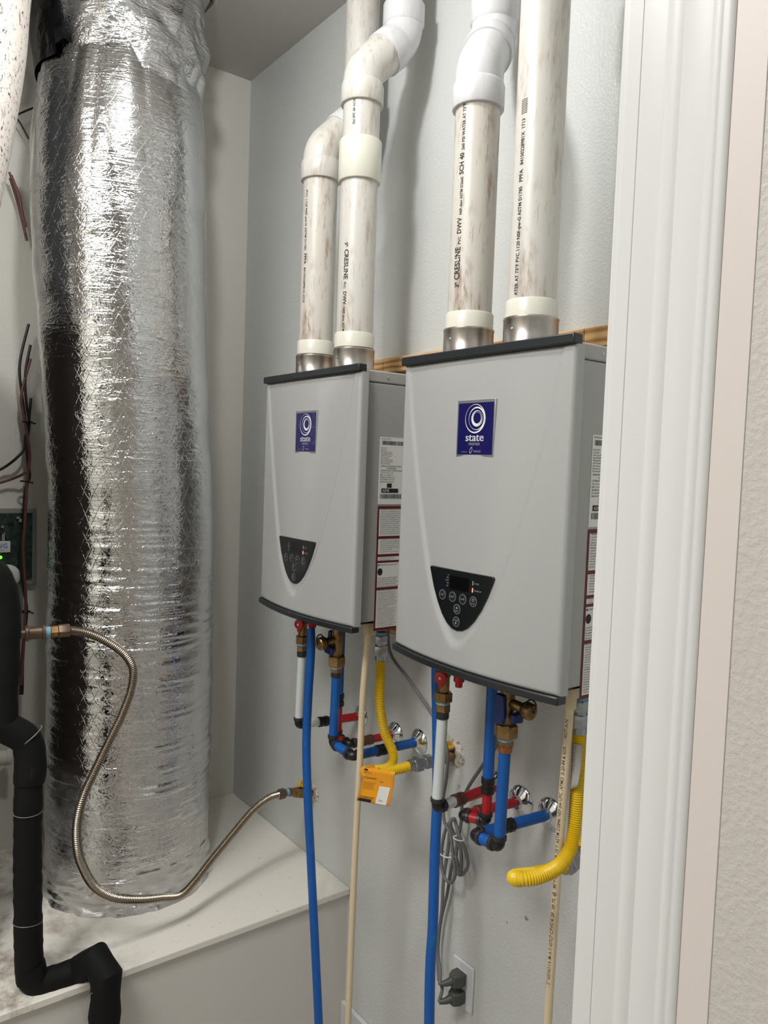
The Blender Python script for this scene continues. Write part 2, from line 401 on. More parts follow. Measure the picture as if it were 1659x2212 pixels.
# ------------------------------------------------------------------ air handler beside the duct (only its reflection is in view)
t = thing('air_handler', 'dark brown air handler cabinet seen only as a reflection in the foil duct', 'air handler', (-0.70, -1.25, ZP))
mb = MB().box(-0.285, 0.25, -0.30, 0.30, 0.0, 1.62); obj('cabinet', mb, 'cabinet_brown', t, bevel=0.006)
MT['plenum_grey'] = Mat('plenum_grey', (112, 114, 116), 0.45, 0.3).m
obj('added_plenum', MB().box(-0.25, 0.20, -0.29, 0.02, 1.62, ZC - ZP), 'plenum_grey', t, bevel=0.004)  # unseen box, added so the upper foil reflects a darker grey
for z0, z1 in ((0.05, 0.72), (0.78, 1.56)):
    mb = MB().box(0.25, 0.258, -0.27, 0.27, z0, z1); obj('access_panel', mb, 'cabinet_brown', t, bevel=0.003)

# ------------------------------------------------------------------ foil duct
def vnoise(nu, nv, u, v, seed, wrap=True):
    g = np.random.default_rng(seed).random((nu, nv + 2))
    x = (u * nu); y = np.clip(v, 0, 0.99999) * nv
    i = np.floor(x).astype(int); j = np.floor(y).astype(int); fx = x - i; fy = y - j
    fx = fx * fx * (3 - 2 * fx); fy = fy * fy * (3 - 2 * fy)
    i0 = i % nu; i1 = (i + 1) % nu
    return (g[i0, j] * (1 - fx) + g[i1, j] * fx) * (1 - fy) + (g[i0, j + 1] * (1 - fx) + g[i1, j + 1] * fx) * fy
def duct_axis(z):
    s = np.clip((z - 1.4) / 1.1, 0, 1); s = s * s * (3 - 2 * s)
    return -0.655 + 0.0 * s, -0.512 - 0.052 * s
def duct_mesh(name, z0, z1, rfun, nth, nz, disp, mat, parent, a0=0.0, a1=2 * PI):
    full = abs(a1 - a0 - 2 * PI) < 1e-6
    th = np.linspace(a0, a1, nth + 1); zz = np.linspace(z0, z1, nz + 1)
    TH, ZZ = np.meshgrid(th, zz); u = (TH % (2 * PI)) / (2 * PI); v = (ZZ - z0) / (z1 - z0)
    r = rfun(ZZ, TH) + disp(u, v, ZZ, TH); ax, ay = duct_axis(ZZ)
    co = np.stack([ax + r * np.cos(TH), ay + r * np.sin(TH), ZZ], -1).reshape(-1, 3)
    idx = np.arange((nth + 1) * (nz + 1)).reshape(nz + 1, nth + 1)
    F = np.stack([idx[:-1, :-1], idx[:-1, 1:], idx[1:, 1:], idx[1:, :-1]], -1).reshape(-1, 4)
    me = bpy.data.meshes.new(name); me.vertices.add(len(co)); me.vertices.foreach_set('co', co.ravel())
    me.loops.add(F.size); me.loops.foreach_set('vertex_index', F.ravel().astype(np.int32))
    me.polygons.add(len(F)); me.polygons.foreach_set('loop_start', (np.arange(len(F)) * 4).astype(np.int32)); me.polygons.foreach_set('loop_total', np.full(len(F), 4, np.int32))
    uvl = me.uv_layers.new(name='UVMap')
    UV = np.stack([TH * 0.235, ZZ], -1).reshape(-1, 2)[F.ravel()]; uvl.data.foreach_set('uv', UV.ravel().astype(np.float32))
    me.polygons.foreach_set('use_smooth', [True] * len(F)); me.update(); me.validate()
    me.materials.append(MT[mat]); o = bpy.data.objects.new(name, me); COL.objects.link(o); o.parent = parent
    return o
duct = thing('insulated_duct', 'large round silver foil duct standing on the white platform', 'duct')
def disp_main(u, v, Z, T):
    low = np.exp(-((Z - 1.22) / 0.25) ** 2) + np.exp(-((Z - 0.78) / 0.12) ** 2)
    d = 0.010 * (vnoise(5, 9, u, v, 1) - 0.5) + 0.004 * (vnoise(14, 40, u, v, 2) - 0.5)
    d += low * 0.007 * np.abs(vnoise(9, 150, u, v, 3) - 0.5) * 2
    top = np.clip((Z - 2.35) / 0.35, 0, 1)
    d += top * 0.012 * (np.abs(vnoise(26, 5, u, v, 4) - 0.5) * 2 - 0.5)
    return d
def r_main(Z, T):
    return 0.234 - 0.03 * np.clip((Z - 2.58) / 0.2, 0, 1) ** 1.5 + 0.004 * np.exp(-((Z - 2.45) / 0.25) ** 2)
duct_mesh('foil_jacket', ZP + 0.02, 2.80, r_main, 260, 640, disp_main, 'foil', duct)
def r_top(Z, T): return 0.192 + 0.018 * np.clip((Z - 2.72) / 0.12, 0, 1)
def disp_top(u, v, Z, T): return 0.022 * (np.abs(vnoise(16, 7, u, v, 5) - 0.5) * 2 - 0.4) + 0.008 * (vnoise(40, 18, u, v, 6) - 0.5)
duct_mesh('top_collar', 2.70, ZC + 0.25, lambda Z, T: r_top(Z, T) + 0.014 - 0.035 * np.clip(1 - (Z - 2.70) / 0.012, 0, 1), 200, 200, disp_top, 'foil_tape', duct)
o = duct_mesh('reflection_patch', 2.735, ZC + 0.2, lambda Z, T: r_top(Z, T) + 0.034, 60, 60, lambda u, v, Z, T: 0.006 * (vnoise(30, 9, u, v, 8) - 0.5), 'dark_reflection', duct, math.radians(205), math.radians(296))  # black shell painted in place of the foil's dark reflection
o['label'] = 'black patch painted as a dark reflection at the top left of the duct'
def r_base(Z, T): return 0.238 + 0.008 * np.clip(1 - (Z - ZP) / 0.03, 0, 1) - 0.004 * np.clip((Z - ZP - 0.07) / 0.03, 0, 1)
duct_mesh('base_tape', ZP, ZP + 0.11, r_base, 220, 40, lambda u, v, Z, T: 0.009 * (np.abs(vnoise(30, 5, u, v, 9) - 0.5) * 2 - 0.4) + 0.005 * (vnoise(70, 9, u, v, 10) - 0.5), 'foil_base', duct)
duct['category'] = 'duct'

# ------------------------------------------------------------------ water heaters
W_, H_ = 0.45, 0.60
def bow(x, z):
    s = 1 - ((x - W_ / 2) / (W_ / 2)) ** 2
    return 0.027 * s * (1 - min(max(z / 0.58, 0), 1)) ** 0.8 + 0.002 * s
VL = [(0.040, 0.0), (0.055, 0.030), (0.085, 0.056), (0.135, 0.086), (0.19, 0.109), (0.27, 0.134), (0.37, 0.161), (0.47, 0.186), (0.60, 0.209)]
def vhalf(z):
    if z <= VL[0][0]: return -1.0
    for (a, ra), (b, rb) in zip(VL, VL[1:]):
        if z <= b:
            t = (z - a) / (b - a); return ra + (rb - ra) * (math.sqrt(t) if a == VL[0][0] else t)
    return VL[-1][1]
# distance field of the valley outline
VO = [(W_ / 2 - 0.006 - vhalf(z), z) for z in np.linspace(0.6, 0.0402, 160)] + [(W_ / 2 - 0.006 + vhalf(z), z) for z in np.linspace(0.0402, 0.6, 160)]
VOx = np.array([a for a, b in VO]); VOz = np.array([b for a, b in VO])
def vdist(x, z):
    d = math.sqrt(float(np.min((VOx - x) ** 2 + (VOz - z) ** 2)))
    return d if abs(x - (W_ / 2 - 0.006)) < vhalf(z) else -d
YF = -0.285
def front_y(x, z):
    d = vdist(x, z); w = 0.005 + 0.012 * max(0.0, 1 - z / 0.35) ; dep = 0.0062 * (1 - 0.55 * min(z / 0.58, 1))
    t = min(max((d + 0.001) / w, 0), 1); rec = dep * t * t * (3 - 2 * t)
    e = min(x, W_ - x, z + 0.0, 0.588 - z); r = 0.008
    rnd = 0 if e >= r else r - math.sqrt(max(r * r - (r - e) ** 2, 0))
    return YF - bow(x, z) + rec + rnd
def make_heater(loc, label):
    t = thing('tankless_water_heater', label, 'water heater', loc, 'white tankless water heaters')
    b = obj('body', MB().box(0.012, W_ - 0.012, -0.262, -0.02, 0.006, 0.566), 'enamel_body', t, bevel=0.003)
    obj('top_cap', MB().box(0.011, W_ - 0.011, -0.263, -0.019, 0.567, 0.594), 'enamel_body', t, bevel=0.003)
    obj('bottom_plate', MB().box(0.02, W_ - 0.02, -0.275, -0.03, 0.0, 0.006), 'charcoal', t)
    for yy, zz in ((-0.07, 0.580), (-0.2, 0.580), (-0.055, 0.03)):
        obj('screw', MB().lathe((W_ - 0.0115, yy, zz), (1, 0, 0), [(0, 0.0032), (0.0012, 0.003), (0.002, 0.0015)], 12), 'silver', t)
    # front cover as a height field
    def lines(n, L):
        a = [0, 0.0008, 0.002, 0.004, 0.006, 0.008]; return a + list(np.linspace(0.012, L - 0.012, n)) + [L - q for q in reversed(a)]
    xs = lines(96, W_); zs = lines(130, 0.588); nx, nz = len(xs), len(zs); mb = MB()
    vs = [(x, front_y(x, z), z) for z in zs for x in xs]; fs = [(j * nx + i, j * nx + i + 1, (j + 1) * nx + i + 1, (j + 1) * nx + i) for j in range(nz - 1) for i in range(nx - 1)]
    rim = [i for i in range(nx)] + [j * nx + nx - 1 for j in range(1, nz)] + [(nz - 1) * nx + i for i in range(nx - 2, -1, -1)] + [j * nx for j in range(nz - 2, 0, -1)]
    base = len(vs)
    for i in rim: vs.append((vs[i][0], -0.262, vs[i][2]))
    n = len(rim)
    for k in range(n): fs.append((rim[k], base + k, base + (k + 1) % n, rim[(k + 1) % n]))
    obj('front_cover', mb.add(vs, fs), 'enamel', t, angle=55)
    # dark trims above and below the cover
    tp = [(-0.003, -0.2925), (W_ + 0.001, -0.2925), (W_ + 0.001, -0.269), (W_ - 0.012, -0.269), (W_ - 0.012, -0.2765), (0.01, -0.2765), (0.01, -0.269), (-0.003, -0.269)]
    obj('top_trim', MB().prism(tp, (0, 0, 0.5865), (1, 0, 0), (0, 1, 0), (0, 0, 1), 0.0175), 'charcoal', t, bevel=0.0025)
    k = 26; pl = [(W_ * i / k, YF - 0.004 - bow(W_ * i / k, 0)) for i in range(k + 1)]; pl[0] = (-0.003, pl[0][1]); pl[-1] = (W_ + 0.001, pl[-1][1])
    poly = pl + [(W_ + 0.001, -0.266), (W_ - 0.01, -0.266), (0.01, -0.266), (-0.003, -0.266)]
    obj('bottom_trim', MB().prism(poly, (0, 0, -0.014), (1, 0, 0), (0, 1, 0), (0, 0, 1), 0.0145), 'charcoal', t, bevel=0.0025)
    # badge
    bx, bz, bw, bh = 0.180, 0.399, 0.100, 0.106
    yb = front_y(bx + bw / 2, bz + bh / 2) - 0.0008
    e = (1, 0, 0); g = (0, 0, 1); by = yb - 0.0012
    bd = obj('badge', MB().box(bx, bx + bw, yb - 0.0012, yb + 0.006, bz, bz + bh), 'silver', t, bevel=0.0005)
    obj('blue_field', MB().box(bx + 0.0035, bx + bw - 0.0035, by - 0.0005, by, bz + 0.0045, bz + bh - 0.0055), 'badge_blue', bd)
    by -= 0.0006
    def ring(mb, cx, cz, ro, ri_, ox=0.0, oz=0.0, n=48):
        vs = []; fs = []
        for i in range(n):
            a = 2 * PI * i / n; vs.append((cx + ro * math.cos(a), by - 0.0002, cz + ro * math.sin(a))); vs.append((cx + ox + ri_ * math.cos(a), by - 0.0002, cz + oz + ri_ * math.sin(a)))
        for i in range(n): j = (i + 1) % n; fs.append((2 * i, 2 * i + 1, 2 * j + 1, 2 * j))
        mb.add(vs, fs)
    cx, cz = bx + 0.050, bz + 0.071
    mb = MB(); ring(mb, cx, cz, 0.0270, 0.0252, -0.0009, 0.0009); ring(mb, cx + 0.004, cz + 0.0005, 0.0215, 0.0196, -0.0012, -0.0008); ring(mb, cx + 0.0045, cz + 0.0003, 0.0150, 0.0130, 0.0012, 0.0006); ring(mb, cx + 0.005, cz, 0.0119, 0.0104, 0.0, 0.0012)
    ink('ring_emblem', mb, 'print_white', bd)
    mb = MB(); text_on_plane(mb, 'state', 0.0215, (cx, by, bz + 0.0295), e, g, align='CENTER', sx=1.18)
    for dx in (-0.0006, 0.0006): text_on_plane(mb, 'state', 0.0215, (cx + dx, by, bz + 0.0295), e, g, align='CENTER', sx=1.18)
    ink('wordmark', mb, 'print_white', bd)
    mb = MB(); text_on_plane(mb, 'PREMIER', 0.0074, (cx, by, bz + 0.0215), e, g, align='CENTER', sx=1.1)
    text_on_plane(mb, 'TAKAGI', 0.0058, (cx - 0.002, by, bz + 0.0085), e, g, sx=0.95); text_on_plane(mb, 'POWERED BY', 0.0026, (cx - 0.034, by, bz + 0.0085), e, g)
    for k_, (a, b_) in enumerate(((0.0, 0.0), )):
        vs = []; n = 24
        for i in range(n):
            w = 2 * PI * i / n
            for rr in (1.0, 0.66): vs.append((cx - 0.0085 + 0.0036 * rr * math.cos(w) + 0.30 * 0.0062 * rr * math.sin(w), by - 0.0002, bz + 0.0125 + 0.0062 * rr * math.sin(w)))
        mb.add(vs, [(2 * i, 2 * i + 1, 2 * ((i + 1) % n) + 1, 2 * ((i + 1) % n)) for i in range(n)])
    ink('lettering', mb, 'print_grey', bd)
    # control panel
    pc = 0.217; out = []
    L = [(-0.088, 0.181), (-0.0865, 0.1765), (-0.074, 0.145), (-0.060, 0.118), (-0.045, 0.096), (-0.030, 0.081), (-0.015, 0.0725), (0.0, 0.070)]
    poly = [(pc - 0.085, 0.184)] + [(pc + a, b_) for a, b_ in L] + [(pc - a, b_) for a, b_ in reversed(L[:-1])] + [(pc + 0.085, 0.184)]
    yp = [front_y(pc, z) for z in (0.07, 0.184)]; sl = (yp[1] - yp[0]) / 0.114
    ay = V(0, sl, 1); ay_n = ay
    def onp(x, z, lift=0.0): return V(x, yp[0] + sl * (z - 0.07) - lift, z)
    o0 = onp(0, 0, 0.0022)
    nrm = V(0, 1, -sl).normalized()
    pn = obj('control_panel', MB().prism(poly, o0, (1, 0, 0), (0, sl, 1), (0, 1, 0), 0.012), 'panel_black', t, bevel=0.0012)
    obj('display', MB().prism([(0.190, 0.1475), (0.242, 0.1475), (0.242, 0.1725), (0.190, 0.1725)], onp(0, 0, 0.0028), (1, 0, 0), (0, sl, 1), (0, 1, 0), 0.002), 'display_black', pn)
    for i, (x, z) in enumerate(((0.172, 0.133), (0.201, 0.133), (0.2295, 0.1325), (0.258, 0.1325), (0.2155, 0.1115), (0.2155, 0.0875))):
        bt = obj('button', MB().lathe(onp(x, z, 0.0018), (0, -1, sl), [(0, 0.0088), (0.0012, 0.0088), (0.0018, 0.008)], 28), 'button_grey', pn)
        mb = MB(); vs = []; n = 32
        for k in range(n):
            a = 2 * PI * k / n
            for rr in (0.0095, 0.0088): vs.append(onp(x + rr * math.cos(a), z + rr * math.sin(a), 0.0030))
        mb.add(vs, [(2 * k, 2 * k + 1, 2 * ((k + 1) % n) + 1, 2 * ((k + 1) % n)) for k in range(n)])
        lab = ('TIME', 'INFO.', 'PUMP', 'ON/OFF', 'HOT', 'COLD')[i]; dz = (-0.0015, -0.0015, -0.0015, -0.0052, -0.0052, 0.0012)[i]
        text_on_plane(mb, lab, 0.0042 if i != 3 else 0.0033, onp(x, z + dz, 0.0037), (1, 0, 0), (0, sl, 1), align='CENTER')
        if i in (4, 5):
            s = 1 if i == 4 else -1; zc = z + (0.0028 if i == 4 else -0.0032)
            mb.add([onp(x - 0.0026, zc - s * 0.0022, 0.0040), onp(x + 0.0026, zc - s * 0.0022, 0.0040), onp(x, zc + s * 0.0026, 0.0040)], [(0, 1, 2)])
        if i == 3:
            vs = []; n = 20
            for k in range(n + 1):
                a = PI / 2 + 0.5 + (2 * PI - 1.0) * k / n
                for rr in (0.0028, 0.0020): vs.append(onp(x + rr * math.cos(a), z + 0.0028 + rr * math.sin(a), 0.0040))
            mb.add(vs, [(2 * k, 2 * k + 1, 2 * k + 3, 2 * k + 2) for k in range(n)])
            mb.add([onp(x - 0.0004, z + 0.003, 0.0040), onp(x + 0.0004, z + 0.003, 0.0040), onp(x + 0.0004, z + 0.0062, 0.0040), onp(x - 0.0004, z + 0.0062, 0.0040)], [(0, 1, 2, 3)])
        ink('button_marking', mb, 'print_grey', bt)
    obj('in_use_light', MB().prism([(0.2525, 0.162), (0.2545, 0.162), (0.2545, 0.170), (0.2525, 0.170)], onp(0, 0, 0.0028), (1, 0, 0), (0, sl, 1), (0, 1, 0), 0.002), 'print_grey', pn)
    lt = obj('standby_light', MB().prism([(0.2525, 0.149), (0.2547, 0.149), (0.2547, 0.157), (0.2525, 0.157)], onp(0, 0, 0.0028), (1, 0, 0), (0, sl, 1), (0, 1, 0), 0.002), 'led_red', pn); lt['label'] = 'lit red light'
    mb = MB(); text_on_plane(mb, 'IN USE', 0.0042, onp(0.2575, 0.1645, 0.0026), (1, 0, 0), (0, sl, 1)); text_on_plane(mb, 'STAND BY', 0.0042, onp(0.2575, 0.1515, 0.0026), (1, 0, 0), (0, sl, 1))
    ink('light_lettering', mb, 'print_grey', pn); mb = MB()
    for k, s in enumerate(('HI', 'REC', 'FLOW', 'PRI', 'SET')): text_on_plane(mb, s, 0.0036, onp(0.1875, 0.1715 - k * 0.0052, 0.0026), (1, 0, 0), (0, sl, 1), align='RIGHT')
    ink('panel_lettering', mb, 'print_grey', pn)
    # rating plate and warning label on the right side, read along +y
    xs_ = W_ - 0.012; Y0 = -0.216; ey = (0, 1, 0)
    rp = obj('rating_label', MB().box(xs_, xs_ + 0.0008, Y0, Y0 + 0.105, 0.284, 0.442), 'label_white', t)
    mb = MB(); xl = xs_ + 0.0009
    def bar(mb, y0, y1, z0, z1): mb.add([(xl + 0.0002, y0, z0), (xl + 0.0002, y1, z0), (xl + 0.0002, y1, z1), (xl + 0.0002, y0, z1)], [(0, 1, 2, 3)])
    R2 = random.Random(3)
    for zb0, zb1 in ((0.424, 0.4335), (0.2975, 0.3085)):
        y = Y0 + 0.006
        while y < Y0 + 0.085: w = R2.choice((0.0006, 0.001, 0.0016)); bar(mb, y, y + w, zb0, zb1); y += w + R2.choice((0.0007, 0.0012))
    text_on_plane(mb, 'RATING PLATE', 0.0042, (xl, Y0 + 0.003, 0.4365), ey, g)
    for k, s in enumerate(('Model No.', 'Serial No.', 'Gas Type: Natural', 'Input Max/Min Btu/h', 'Manifold Pressure', 'Inlet Pressure', 'Max Water Pressure', 'Electrical 120V 60Hz', 'Recovery Rating')): text_on_plane(mb, s, 0.0042, (xl, Y0 + 0.003, 0.4155 - k * 0.0046), ey, g)
    for k, s in enumerate(('MINIMUM CLEARANCE FROM', 'COMBUSTIBLE', 'COMBUSTIBLE CONSTRUCTION', 'Top 12 in. Front 4 in.', 'Back 1 in. Sides 3 in.', 'Suitable for indoor use', 'For potable water only', 'Approved for closets')): text_on_plane(mb, s, 0.0046, (xl, Y0 + (0.004, 0.02, 0.003, 0.003, 0.003, 0.003, 0.003, 0.003)[k], 0.3725 - k * 0.0052), ey, g)
    bar(mb, Y0 + 0.024, Y0 + 0.038, 0.3235, 0.3335)
    bar(mb, Y0 + 0.008, Y0 + 0.058, 0.3115, 0.3215)
    ink('rating_print', mb, 'print_black', rp)
    mb = MB(); text_on_plane(mb, 'ASME', 0.0085, (xl + 0.0004, Y0 + 0.0105, 0.3135), ey, g); ink('mark', mb, 'label_white', rp)
    wl = obj('warning_label', MB().box(xs_, xs_ + 0.0008, Y0, Y0 + 0.13, -0.021 + 0.004, 0.280), 'label_red', t)
    WL = ['WARNING: If the information in these', 'instructions is not followed exactly,', 'a fire or explosion may result causing', 'property damage, injury or death.']
    fill = ['Do not store or use gasoline or other', 'flammable vapors and liquids in the', 'vicinity of this or any other appliance.', 'If you smell gas do not try to light', 'any appliance. Do not touch any switch.', 'Call your gas supplier immediately.', 'Use only your hand to push in or turn', 'the gas control knob. Never use tools.', 'Do not use this appliance if any part', 'has been under water.']
    mbw = MB(); mbt = MB()
    for z0, z1 in ((0.208, 0.274), (0.165, 0.203), (0.1495, 0.1605), (0.086, 0.146), (-0.011, 0.081)):
        mbw.box(xs_ + 0.0004, xs_ + 0.0012, Y0 + 0.0048, Y0 + 0.126, z0 + 0.0008, z1 - 0.0012)
    xl = xs_ + 0.0013
    def para(z0, z1, lines_, size=0.0040, step=0.0047, y=0.0075):
        z = z1 - size; k = 0
        while z > z0 + 0.0005: text_on_plane(mbt, lines_[k % len(lines_)], size, (xl, Y0 + y, z), ey, g); z -= step; k += 1
    para(0.2085, 0.274, WL + fill); para(0.166, 0.2025, fill[4:], y=0.010); para(0.150, 0.160, ['1. Turn off all electric power', '2. Close the gas valve'], y=0.0075)
    text_on_plane(mbt, 'DANGER Hot water scalds', 0.0046, (xl, Y0 + 0.012, 0.139), ey, g)
    mbt.add([(xl + .0003, Y0 + 0.005, 0.1385), (xl + .0003, Y0 + 0.0105, 0.1385), (xl + .0003, Y0 + 0.0078, 0.1435)], [(0, 1, 2)])
    vs = []
    for i in range(20):
        w = 2 * PI * i / 20; vs.append((xl + 0.0003, Y0 + 0.012 + 0.0075 * math.cos(w), 0.124 + 0.0085 * math.sin(w)))
    mbt.add(vs, [tuple(range(20))])
    para(0.087, 0.1115, fill[2:], y=0.005); para(-0.010, 0.081, fill + WL, y=0.0075, step=0.0044, size=0.0036)
    ink('white_panels', mbw, 'label_white', wl); ink('warning_print', mbt, 'print_black', wl)
    return t
XA, XB, ZA, ZB = -0.2815, 0.3271, 1.3321, 1.3297
hA = make_heater((XA, 0, ZA), 'white wall hung tankless water heater farther from the door, beside the foil duct')
hB = copy_tree(hA); hB.location = (XB, 0, ZB); hB['label'] = 'white wall hung tankless water heater nearer the door, beside the white door casing'

# flue collars (part of each heater)
for h, spots in ((hA, ((0.1365, -0.215), (0.3155, -0.215))), (hB, ((0.1185, -0.217), (0.286, -0.217)))):
    for x, y in spots:
        c = obj('flue_collar', MB().lathe((x, y, 0.592), (0, 0, 1), [(0, 0.054), (0.007, 0.055), (0.011, 0.0525), (0.014, 0.053), (0.017, 0.0505), (0.058, 0.0505), (0.060, 0.0515), (0.063, 0.051), (0.064, 0.049)], 40), 'stainless', h)
        a = -0.95 - 0.6
        obj('rivet', MB().lathe((x + 0.0505 * math.cos(a), y + 0.0505 * math.sin(a), 0.632), (math.cos(a), math.sin(a), 0), [(0, 0.003), (0.0012, 0.0026), (0.002, 0.001)], 10), 'silver', c)

# boards behind the heaters
for z0, z1, nm, lab in ((1.957, 1.997, 'upper', 'pine mounting board on the wall at the top edge of both water heaters'), (1.258, 1.290, 'lower', 'pine mounting board on the wall behind the bottom edge of both water heaters')):
    t = thing('mounting_board', lab, 'board', (0, 0, 0))
    for x0, x1 in ((-0.27, -0.088), (-0.0855, 0.588), (0.590, 0.79)):
        obj('plank', MB().box(x0, x1, -0.036, 0.0, z0, z1), 'pine', t, bevel=0.0015)

# ------------------------------------------------------------------ vent pipes
PR = 0.04445
def vring(t, x, y, z0):
    obj('adapter_ring', MB().lathe((x, y, z0 - 0.01), (0, 0, 1), [(0, 0.046), (0.001, 0.0485), (0.033, 0.0485), (0.036, 0.047), (0.0361, 0.0446)], 40), 'pvc_cream', t)
def straight(t, x, y, z0, z1, mat): return obj('pipe', MB().lathe((x, y, z0), (0, 0, 1), [(0, PR), (z1 - z0, PR)], 40), mat, t)
HUB = [(0, 0.0455), (0.0004, 0.0505), (0.002, 0.0515), (0.044, 0.0515), (0.050, 0.0490), (0.052, 0.0475)]
def offset_elbows(t, x, y, z0, dx, dy, mat1, mat2, ztop, matp):
    h = math.hypot(dx, dy); e = V(dx / h, dy / h, 0); up = V(0, 0, 1); R = 0.075; s2 = math.sqrt(0.5); L = (h - 2 * R * (1 - s2)) / s2
    base = V(x, y, z0)                                # z0: bottom edge of the first hub
    p0 = base + up * 0.05; P1 = [base + up * 0.045]
    for i in range(0, 11):
        a = PI / 4 * i / 10; P1.append(p0 + e * R * (1 - math.cos(a)) + up * R * math.sin(a))
    e1 = P1[-1]; d45 = (e + up) * s2
    o = obj('elbow', MB().lathe(base, up, HUB, 40).tube(P1 + [e1 + d45 * (L * 0.5)], 0.0475, 40), mat1, t)
    hb = e1 + d45 * (L - 0.054)
    P2 = [e1 + d45 * (L - 0.01)]; p2 = e1 + d45 * L
    for i in range(0, 11):
        a = PI / 4 - PI / 4 * i / 10
        P2.append(p2 + e * R * (math.sin(PI / 4) * 0 + (math.cos(a) - s2) ) + up * R * (s2 - math.sin(a)) if False else p2 + e * (R * (math.cos(a) - s2)) * 1.0 + up * (R * (s2 - math.sin(a))))
    # arc turning from 45 degrees back to vertical
    P2 = [e1 + d45 * (L - 0.01)]
    cen = p2 - (e - up) * s2 * 0
    for i in range(0, 11):
        a = PI / 4 * i / 10                            # heading goes from 45 degrees to vertical
        P2.append(p2 + e * (R * (math.sin(PI / 4) - math.sin(PI / 4 - a)) * 0 + R * (math.cos(PI / 4 - a) - s2)) + up * R * (s2 - math.sin(PI / 4 - a)))
    end = P2[-1]
    m2 = MB().lathe(hb, d45, HUB, 40).tube(P2, 0.0475, 40).lathe(end - up * 0.004, up, [(0, 0.0475), (0.006, 0.0515), (0.05, 0.0515), (0.052, 0.0495), (0.0521, 0.046)], 40)
    o2 = obj('elbow', m2, mat2, t)
    obj('pipe', MB().lathe(end + up * 0.03, up, [(0, PR), (ztop - end.z - 0.03, PR)], 40), matp, t)
    return end
PZA, PZB = ZA + 0.655, ZB + 0.655
t = thing('vent_pipe', 'leftmost white vent pipe, rising from the farther heater and bending back to the wall', 'pipe', (XA + 0.1365, -0.215, PZA), 'white vent pipes above the heaters')
def pv(t): return V(t.location)
def local(t):                                         # build in world space, then move parts into the frame of the thing
    inv = Matrix.Translation(-V(t.location))
    for c in t.children:
        if 'fixed' in c: continue
        c.data.transform(inv); c['fixed'] = 1
        for g_ in c.children: g_.data.transform(inv)
    for c in t.children:
        if 'fixed' in c: del c['fixed']
x, y = XA + 0.1365, -0.215
vring(t, x, y, PZA + 0.012); p1 = straight(t, x, y, PZA + 0.0, 2.47, 'pvc_dirty')
mb = MB(); z = 2.405
for s, sz in (('PVC 1120 NSF-pw-G ASTM D1785', 0.0105), ('PPFA', 0.0125), ('84150228981X 1713', 0.0105)): z -= text_on_pipe(mb, s, sz, x, y, PR, z, math.radians(-86), up=False) + 0.008
ink('printed_text', mb, 'ink', p1)
offset_elbows(t, x, y, 2.436, 0.0, 0.115, 'pvc_mid', 'pvc_clean', ZC, 'pvc_mid'); local(t)

t = thing('vent_pipe', 'white vent pipe of the farther heater with a long cream coupling half way up', 'pipe', (XA + 0.3155, -0.215, PZA), 'white vent pipes above the heaters')
x, y = XA + 0.3155, -0.215
vring(t, x, y, PZA + 0.012); p1 = straight(t, x, y, PZA, 2.60, 'pvc_mid')
obj('coupling', MB().lathe((x, y, 2.385), (0, 0, 1), [(0, 0.0455), (0.0004, 0.0505), (0.002, 0.0515), (0.095, 0.0515), (0.097, 0.0505), (0.0971, 0.0455)], 40), 'pvc_cream', t)
mb = MB(); z = 2.235
for s, sz in (('3"', 0.0125), ('CRESLINE', 0.0165), ('PVC', 0.009), ('DWV', 0.013), ('NSF-dwv ASTM D2665 SCH 40', 0.009)): z -= text_on_pipe(mb, s, sz, x, y, PR, z, math.radians(-76), up=False) + 0.006
ink('printed_text', mb, 'ink', p1); mb = MB(); text_on_pipe(mb, 'SCH 40 260 PSI', 0.009, x, y, PR, 2.565, math.radians(-62), up=False)
ink('printed_text', mb, 'ink', p1)
offset_elbows(t, x, y, 2.566, -0.002, 0.118, 'pvc_mid', 'pvc_clean', ZC, 'pvc_mid'); local(t)

t = thing('vent_pipe', 'white vent pipe of the nearer heater with a glossy double elbow above brown scuffs', 'pipe', (XB + 0.1185, -0.217, PZB), 'white vent pipes above the heaters')
x, y = XB + 0.1185, -0.217
vring(t, x, y, PZB + 0.006); p1 = straight(t, x, y, PZB, 2.46, 'pvc_dirty')
mb = MB(); z = 2.062; ph = math.radians(-74)
for s, sz in (('3"', 0.0135), ('CRESLINE', 0.0185), ('PVC', 0.0095), ('DWV', 0.0145), ('NSF-dwv ASTM D2665', 0.0085), ('SCH 40', 0.0145), ('260 PSI WATER AT 73°F PVC', 0.0095)): z += text_on_pipe(mb, s, sz, x, y, PR, z, ph, up=True, sx=0.9 if sz != 0.0185 else 0.8) + 0.005
ink('printed_text', mb, 'ink', p1)
offset_elbows(t, x, y, 2.415, -0.066, 0.098, 'pvc_clean', 'pvc_clean', ZC, 'pvc_clean'); local(t)

